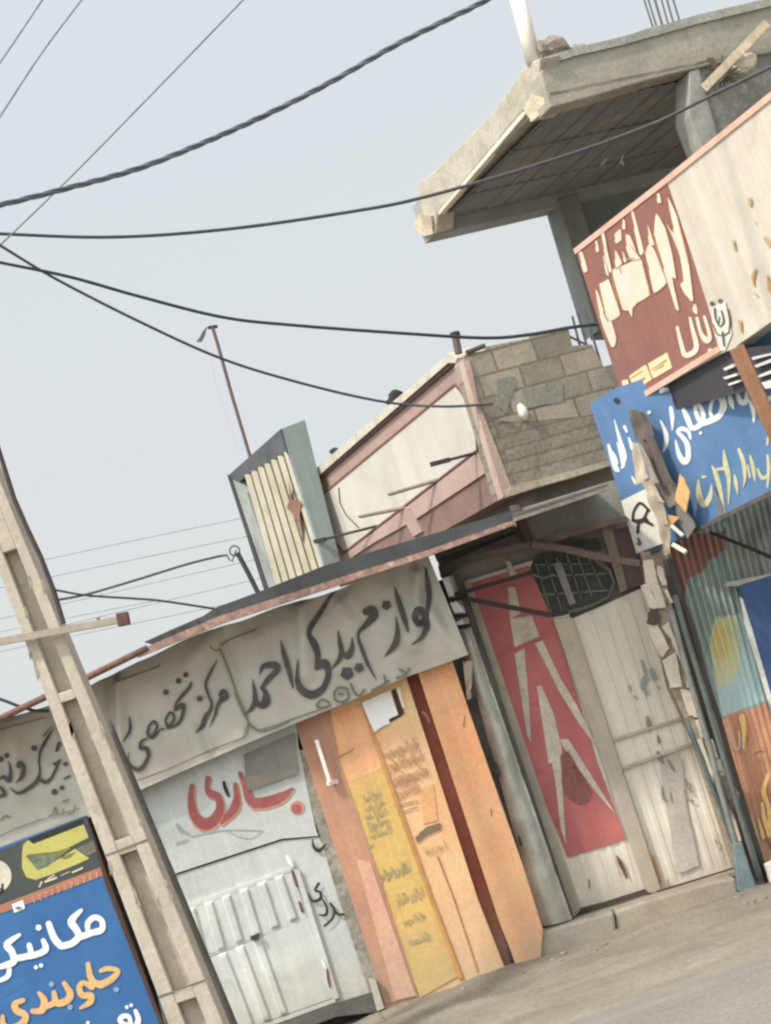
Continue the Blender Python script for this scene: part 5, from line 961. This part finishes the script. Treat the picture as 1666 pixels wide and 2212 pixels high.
for s in ([(418, 1105, 8), (458, 1250, 28), (500, 1385, 34), (505, 1440, 10)], [(440, 1285, 10), (478, 1390, 38), (488, 1470, 30), (470, 1490, 10)], [(372, 1305, 22), (400, 1400, 40), (432, 1490, 44), (452, 1510, 24)], [(378, 1330, 10), (420, 1390, 24), (440, 1450, 26)], [(500, 1160, 26), (520, 1200, 18)], [(535, 1250, 18), (565, 1330, 34)], [(560, 1560, 14), (590, 1610, 22)], [(640, 1045, 10), (665, 1110, 24), (715, 1190, 10)],
          [(868, 1010, 30), (880, 1090, 34), (880, 1190, 8)], [(785, 1110, 10), (832, 1220, 36), (826, 1320, 30), (805, 1365, 6)],
          [(1025, 1255, 18), (1010, 1200, 30), (960, 1175, 36), (925, 1200, 30), (960, 1240, 34), (1000, 1300, 40), (1008, 1400, 44), (978, 1440, 50), (935, 1380, 40), (908, 1270, 12)],
          [(965, 1010, 24), (1000, 1090, 44), (1040, 1170, 40), (1100, 1145, 44), (1130, 1080, 40), (1105, 1000, 34), (1065, 975, 30), (1075, 1060, 34), (1110, 1130, 40)], [(1110, 1140, 44), (1200, 1105, 50), (1262, 1065, 48), (1282, 980, 40), (1250, 925, 34), (1205, 950, 30), (1185, 1040, 30), (1210, 1100, 30)], [(1262, 1060, 40), (1305, 1000, 30), (1290, 900, 14)],
          [(1335, 880, 20), (1350, 960, 44), (1372, 1015, 14)], [(1395, 880, 24), (1425, 960, 44), (1470, 955, 40), (1470, 860, 20)], [(1490, 940, 14), (1528, 1040, 34), (1530, 1125, 10)], [(1560, 860, 20), (1600, 960, 40), (1666, 930, 40)]):
    m_.stroke(sB, [(*b6(x, y), w*.2708) for x, y, w in s], .002)
for x, y, r in ((1110, 1210, 14), (700, 1045, 16)): m_.dot(sB, *b6(x, y), r*.2708)
m_.build('white_lettering', wl, t)
m_ = MB()
for s in ([(1088, 1590, 16), (1092, 1690, 44), (1130, 1785, 46), (1180, 1720, 40), (1195, 1620, 8)], [(1125, 1560, 26), (1150, 1560, 14)], [(1195, 1470, 8), (1225, 1530, 34), (1262, 1660, 36), (1298, 1850, 8)], [(1292, 1345, 10), (1308, 1470, 44), (1332, 1580, 34), (1330, 1775, 8)], [(1240, 1500, 24), (1310, 1490, 30)], [(1378, 1545, 16), (1392, 1620, 30), (1405, 1700, 6)], [(1412, 1340, 24), (1450, 1440, 36), (1462, 1560, 24), (1450, 1640, 6)], [(1500, 1390, 12), (1525, 1490, 34), (1540, 1600, 6)], [(1480, 1470, 14), (1500, 1560, 20)], [(1560, 1500, 20), (1600, 1570, 30), (1650, 1540, 24)], [(1640, 1390, 20), (1650, 1500, 30), (1640, 1640, 14)], [(1650, 1180, 8), (1640, 1300, 20)]):
    m_.stroke(sB, [(*b6(x, y), w*.2708) for x, y, w in s], .002)
m_.build('yellow_lettering', yl, t)
m_ = MB(); m_.bar(P_B.at(*b6(1070, 1990), .01), P_B.at(*b6(1900, 1575), .01), .03, .05); m_.build('lower_edge', M('dark_sign_edge', '#3a4248', '#6e5b50', k=.9, scale=6), t)
m_ = MB(); m_.prism(P_B, wob(mp(b6, [(1225, 1640), (1290, 1800), (1310, 1960), (1250, 1880)]), 1, 3), .01, .012); m_.build('grey_strip', M('grey_strip', '#69727a', k=.9), t)
m_ = MB(); m_.dot(sB, *b6(440, 950), 22*.2708, .012); m_.build('bolt', dkm, t)
# white poster with stick emblem
P_PO2 = Plane(BS+P_B.n*.02, P_B.d); sP = flat(P_PO2)
t = thing('white_poster', 'white poster with black outline emblem fixed to the lower corner of the blue sign', 'poster', tuple(P_PO2.at(1390, 1180)))
MB().prism(P_PO2, mp(b7, [(102, 172), (325, 62), (420, 290), (502, 515), (490, 560), (242, 655)]), .012, .004).build('sheet', M('poster_white', '#e6e4da', '#dad7cb', k=1.0, scale=3, fine=.06, bump=.04), t)
MB().prism(P_PO2, mp(b7, [(242, 655), (490, 560), (505, 515), (530, 575), (310, 705), (245, 705)]), .02, .002).build('blue_base', M('poster_blue_base', '#44597a', k=.9), t)
m_ = MB(); bk = M('poster_black', '#3a352d', k=.85, bump=0)
for s in ([(212, 350, 26), (222, 265, 22), (278, 190, 24), (345, 240, 24), (362, 258, 22)], [(352, 250, 24), (322, 320, 24), (300, 350, 40), (258, 358, 40), (212, 348, 26)], [(265, 360, 30), (260, 460, 26)], [(310, 345, 30), (395, 390, 24)], [(330, 320, 16), (350, 350, 18), (345, 366, 12)]): m_.stroke(sP, [(*b7(x, y), w*.2353) for x, y, w in s], .008)
m_.build('emblem', bk, t)
m_ = MB()
for s in ([(262, 520, 26), (285, 565, 26)], [(250, 560, 14), (275, 575, 16)]): m_.stroke(sP, [(*b7(x, y), w*.2353) for x, y, w in s], .008)
m_.build('small_mark', M('poster_grey', '#6b665c', k=.9, bump=0), t)
# torn hanging banner
P_T = Plane(BS+P_B.n*.10, P_B.d)
t = thing('torn_banner', 'torn weathered brown banner twisted and hanging down over the blue sign', 'banner', tuple(P_T.at(1430, 1050)))
def drape(q, nx_, ny_, name, mat, amp=.04, fr=3.0, base=0.0):
    MB().sheet(P_T, mp(b6, q), nx_, ny_, lambda a, b_: base+amp*.3*math.sin(a*fr*3.14+b_*3)+.006*math.sin(b_*7+a*2)).build(name, mat, t, smooth=True)
dk1 = M('weathered_brown_cloth', '#6b605a', '#5a514c', k=1.0, scale=5, streak=.25, axis=(18, 18, 2), fine=.12); lt1 = M('pale_torn_cloth', '#c2b29c', '#a99a86', k=1.0, scale=6, streak=.2, axis=(18, 18, 2), fine=.12)
drape([(535, 1015), (650, 1040), (740, 1250), (590, 1270)], 14, 12, 'upper_twist', dk1)
drape([(610, 1250), (730, 1235), (905, 1620), (760, 1650)], 16, 20, 'cloth', dk1, .05, 4)
drape([(755, 1640), (905, 1610), (935, 1770), (850, 1810)], 10, 10, 'lower_cloth', M('grey_cloth', '#7b7168', '#6b625a', k=1.0, scale=5, streak=.2), .03)
drape([(585, 1275), (640, 1290), (720, 1560), (615, 1620)], 10, 16, 'pale_strip', lt1, .03, 2, .03)
drape([(640, 1540), (720, 1550), (850, 1760), (720, 1720)], 10, 12, 'pale_strip', lt1, .03, 2, .03)
drape([(700, 1690), (820, 1720), (890, 1930), (800, 1930)], 10, 12, 'pale_strip', lt1, .03, 2, .035)
drape([(800, 1925), (890, 1925), (900, 2160), (850, 2180)], 10, 14, 'pale_strip', lt1, .03, 2, .035)
drape([(660, 1290), (690, 1290), (830, 1590), (770, 1600)], 6, 12, 'light_fold', M('light_fold', '#94887a', k=1.0), .02, 2, .06)
MB().prism(P_T, wob(mp(b6, [(960, 1530), (1000, 1580), (1040, 1680), (1010, 1840), (925, 1740)]), 1, 3), .008, .03).build('orange_flap', M('orange_flap', '#d2a365', '#b9843f', k=1.0, scale=6), t)
MB().prism(P_T, wob(mp(b6, [(845, 1860), (955, 1875), (890, 1950), (865, 1920)]), 1, 4), .008, .03).build('orange_flap', M('orange_flap', '#d2a365'), t)
MB().prism(P_T, wob(mp(b6, [(900, 1770), (960, 1780), (1060, 1960), (1000, 2060), (930, 1930)]), 1.2, 5), .01, .0).build('grey_rag', M('grey_rag', '#76706a', k=1.0), t)
m_ = MB(); m_.bar(P_T.at(*b7(590, 395), .03), P_T.at(*b7(695, 485), .03), .025, .02); m_.bar(P_T.at(*b7(600, 565), .03), P_T.at(*b7(722, 635), .03), .03, .02); m_.build('broken_lath', M('pale_lath', '#d0c6b3', k=1.0), t)

# ------------------------------------------------------------------ overhead cables
def cable(label, pts, w_px, col, twist=0.0, group=None, n=10):
    # pts: (x, y, distance)
    Q = []
    P = pts
    for i in range(len(P)-1):
        p0, p1, p2, p3 = P[max(i-1, 0)], P[i], P[i+1], P[min(i+2, len(P)-1)]
        for k in range(n):
            s = k/n; Q.append(tuple(.5*((2*p1[c])+(-p0[c]+p2[c])*s+(2*p0[c]-5*p1[c]+4*p2[c]-p3[c])*s*s+(-p0[c]+3*p1[c]-3*p2[c]+p3[c])*s**3) for c in range(3)))
    Q.append(P[-1])
    W = [pt(x, y, d) for x, y, d in Q]; rr = [w_px/2*q[2]/F_PX for q in Q]
    m = MB()
    if twist:
        import itertools
        for ph in (0, 2.1, 4.2):
            dist = 0; L_ = []
            for i, p in enumerate(W):
                if i: dist += (p-W[i-1]).length
                a = dist*twist+ph; L_.append(p+V((0, .55*rr[i]*math.cos(a), .55*rr[i]*math.sin(a))))
            m.tube(L_, [r*.55 for r in rr], 6)
    else: m.tube(W, rr, 6)
    o = m.build('overhead_cable', M('cable '+col, col, k=1.1, scale=8, fine=.1, rough=.7, bump=0), None, smooth=True, label=label, category='cable')
    if group: o['group'] = group
G = 'overhead cables'
cable('thick twisted dark bundled cable rising to the upper right across the sky', [(-260, 490, 9), (-120, 470, 9.2), (0, 443, 9.5), (140, 408, 9.8), (280, 370, 10.2), (400, 325, 10.5), (560, 255, 11), (700, 185, 11.3), (850, 100, 11.6), (960, 45, 11.8), (1060, -5, 12), (1240, -110, 12.4)], 13, '#5f626b', 14, G, 14)
cable('middle sagging cable that passes under the concrete soffit to the right', [(-260, 490, 10), (0, 505, 11), (250, 512, 12), (500, 494, 13), (760, 457, 14), (920, 425, 14.6), (1180, 350, 15.3), (1400, 272, 15.8), (1540, 205, 16.0), (1666, 145, 16.2), (1800, 80, 16.4)], 8, '#4d4f50', 0, G)
cable('lower dark cable sagging to the top of the block wall', [(-260, 520, 10), (-120, 542, 10.6), (0, 567, 11), (150, 598, 11.6), (300, 640, 12.2), (480, 685, 13), (640, 703, 13.6), (870, 720, 14.6), (1050, 730, 15.4), (1150, 722, 15.9), (1250, 705, 16.4), (1400, 690, 17)], 8, '#39424a', 0, G)
cable('cable crossing the rusty mast down to the pink parapet corner', [(-220, 400, 10), (-100, 470, 10.6), (0, 530, 11), (120, 602, 11.8), (300, 694, 13), (480, 775, 14.2), (660, 830, 15.2), (830, 868, 16), (960, 878, 16.1), (1064, 872, 16.15)], 6.5, '#4a5257', 0, G)
cable('single thin wire slanting from the lower left up to the top edge', [(-160, 680, 11), (0, 530, 11), (150, 385, 11), (320, 212, 11), (530, -5, 11), (640, -120, 11)], 4, '#71767c', 0, G)
cable('upper of two thin wires crossing the top left corner', [(-100, 270, 12), (0, 135, 12), (95, -5, 12), (190, -140, 12)], 4.5, '#82878d', 0, G)
cable('lower of two thin wires crossing the top left corner', [(-100, 405, 12), (0, 252, 12), (90, 115, 12), (182, -8, 12), (260, -115, 12)], 4.5, '#7b8187', 0, G)
G2 = 'thin far wires behind the concrete pole'
def ext(a, b, lo=-200, hi=None):
    (x0_, y0_), (x1_, y1_) = a, b; s = (y1_-y0_)/(x1_-x0_)
    return (lo, y0_+s*(lo-x0_)), ((hi, y1_+s*(hi-x1_)) if hi else (x1_, y1_))
for i, (a, b_) in enumerate((((97, 1201), (540, 1114)), ((113, 1238), (560, 1152)), ((267, 1269), (575, 1202)), ((333, 1300), (575, 1245)), ((160, 1368), (500, 1303)), ((147, 1331), (340, 1296)))):
    p, q = ext(a, b_, hi=640 if i < 4 else None); q = q if i < 4 else b_
    lab = ['topmost thin far wire between the concrete pole and roof sign', 'second thin far wire from the top, behind the concrete pole', 'third thin far wire, just under the coiled wire tip', 'fourth thin far wire, running toward the foot of the short mast', 'lowest thin far wire, behind the end of the crossbar', 'short thin far wire running just above the crossbar'][i]
    cable(lab, [(p[0], p[1]+14, 45), ((p[0]+q[0])/2, (p[1]+q[1])/2+5, 45), (q[0], q[1], 45)], 2.6, '#9aa1a5', 0, G2, 6)
cable('dark cable from the concrete pole down to the tin awning edge', [(118, 1274, 12.75), (187, 1286, 13.1), (290, 1293, 13.7), (350, 1298, 14.1), (463, 1315, 14.9)], 5.5, '#4e5759', 0)
cable('dark cable from the concrete pole up to the coiled wire mast', [(124, 1296, 12.75), (187, 1284, 13.4), (290, 1254, 14.6), (400, 1220, 16), (467, 1203, 16.9), (490, 1199, 17)], 5.5, '#5c6567', 0)
cable('dark blue grey cable drooping to the banner top at the far left', [(-120, 1470, 14.6), (0, 1510, 14.7), (40, 1525, 14.75), (75, 1535, 14.8), (105, 1536, 14.8)], 7, '#4a5258', 0)

# ------------------------------------------------------------------ crumbled dirt along the shop foot
rk = random.Random(21); m_ = MB()
for i in range(120):
    x = rk.choice((rk.uniform(-1.2, 2.9), rk.uniform(.0, 2.9))); y = 14.95-abs(rk.gauss(0, .28)); r = rk.uniform(.005, .015)*(1.6 if rk.random() < .12 else 1)
    m_.lump((x, y, .004+.3*r), r, (1.2, 1, .7), i)
m_.build('rubble', M('crumbled_dirt', '#9c907c', '#857966', k=.9, scale=8, fine=.3), None, kind='stuff', label='crumbs of dirt and broken mortar scattered along the foot of the shops', category='rubble')

# ================================================================== light, camera, render
w = bpy.data.worlds.new('World'); sc.world = w; w.use_nodes = True
N = w.node_tree.nodes; L = w.node_tree.links; bg = N['Background']; bg.inputs['Strength'].default_value = .1
el, az = math.radians(53), math.radians(-133)     # sun stands behind the camera's left shoulder
sunv = V((math.sin(az)*math.cos(el), math.cos(az)*math.cos(el), math.sin(el)))
sky = N.new('ShaderNodeTexSky'); sky.sky_type = 'NISHITA'; sky.sun_disc = False; sky.sun_elevation = el; sky.sun_rotation = az
sky.air_density = 1.2; sky.dust_density = 4.0
mx = N.new('ShaderNodeMix'); mx.data_type = 'RGBA'; mx.inputs[0].default_value = .88; L.new(sky.outputs[0], mx.inputs[6])
tc = N.new('ShaderNodeTexCoord'); sp = N.new('ShaderNodeSeparateXYZ'); L.new(tc.outputs['Generated'], sp.inputs[0])
rp_ = N.new('ShaderNodeMapRange'); rp_.inputs[1].default_value = -.02; rp_.inputs[2].default_value = .40; L.new(sp.outputs[2], rp_.inputs[0])
hz = N.new('ShaderNodeMix'); hz.data_type = 'RGBA'; hz.inputs[6].default_value = (8.0, 8.15, 8.05, 1); hz.inputs[7].default_value = (7.75, 8.35, 8.75, 1); L.new(rp_.outputs[0], hz.inputs[0])
L.new(hz.outputs[2], mx.inputs[7]); 
dp = N.new('ShaderNodeVectorMath'); dp.operation = 'DOT_PRODUCT'; L.new(tc.outputs['Generated'], dp.inputs[0]); dp.inputs[1].default_value = sunv   # hazy sky is brighter around the sun
gl = N.new('ShaderNodeMapRange'); gl.interpolation_type = 'SMOOTHSTEP'; gl.inputs[1].default_value = .05; gl.inputs[2].default_value = 1; gl.inputs[3].default_value = 1.0; gl.inputs[4].default_value = 2.5; L.new(dp.outputs['Value'], gl.inputs[0])
vm = N.new('ShaderNodeVectorMath'); vm.operation = 'SCALE'; L.new(mx.outputs[2], vm.inputs[0]); L.new(gl.outputs[0], vm.inputs['Scale']); L.new(vm.outputs[0], bg.inputs['Color'])
sl = bpy.data.lights.new('sun', 'SUN'); sl.energy = 3.2; sl.angle = math.radians(3.5); sl.color = (1, .92, .80)
so = bpy.data.objects.new('sun', sl); C.objects.link(so); so.rotation_euler = (-sunv).to_track_quat('-Z', 'Y').to_euler(); so.location = (-10, -6, 20)
cam = bpy.data.cameras.new('camera'); cam.sensor_width = 36; cam.lens = 36*F_PX/2212; cam.clip_end = 2000; cam.clip_start = .1
co = bpy.data.objects.new('camera', cam); C.objects.link(co)
mt = Matrix.Identity(4)
for i in range(3): mt[i][0] = ER[i]; mt[i][1] = EU[i]; mt[i][2] = -FW[i]; mt[i][3] = EYE[i]
co.matrix_world = mt; sc.camera = co
sc.view_settings.view_transform = 'Standard'; sc.view_settings.look = 'None'; sc.view_settings.exposure = 0
sc.render.engine = 'CYCLES'; sc.cycles.use_denoising = True; sc.cycles.max_bounces = 5
sc.cycles.pixel_filter_type = 'BLACKMAN_HARRIS'; sc.cycles.filter_width = 2.4
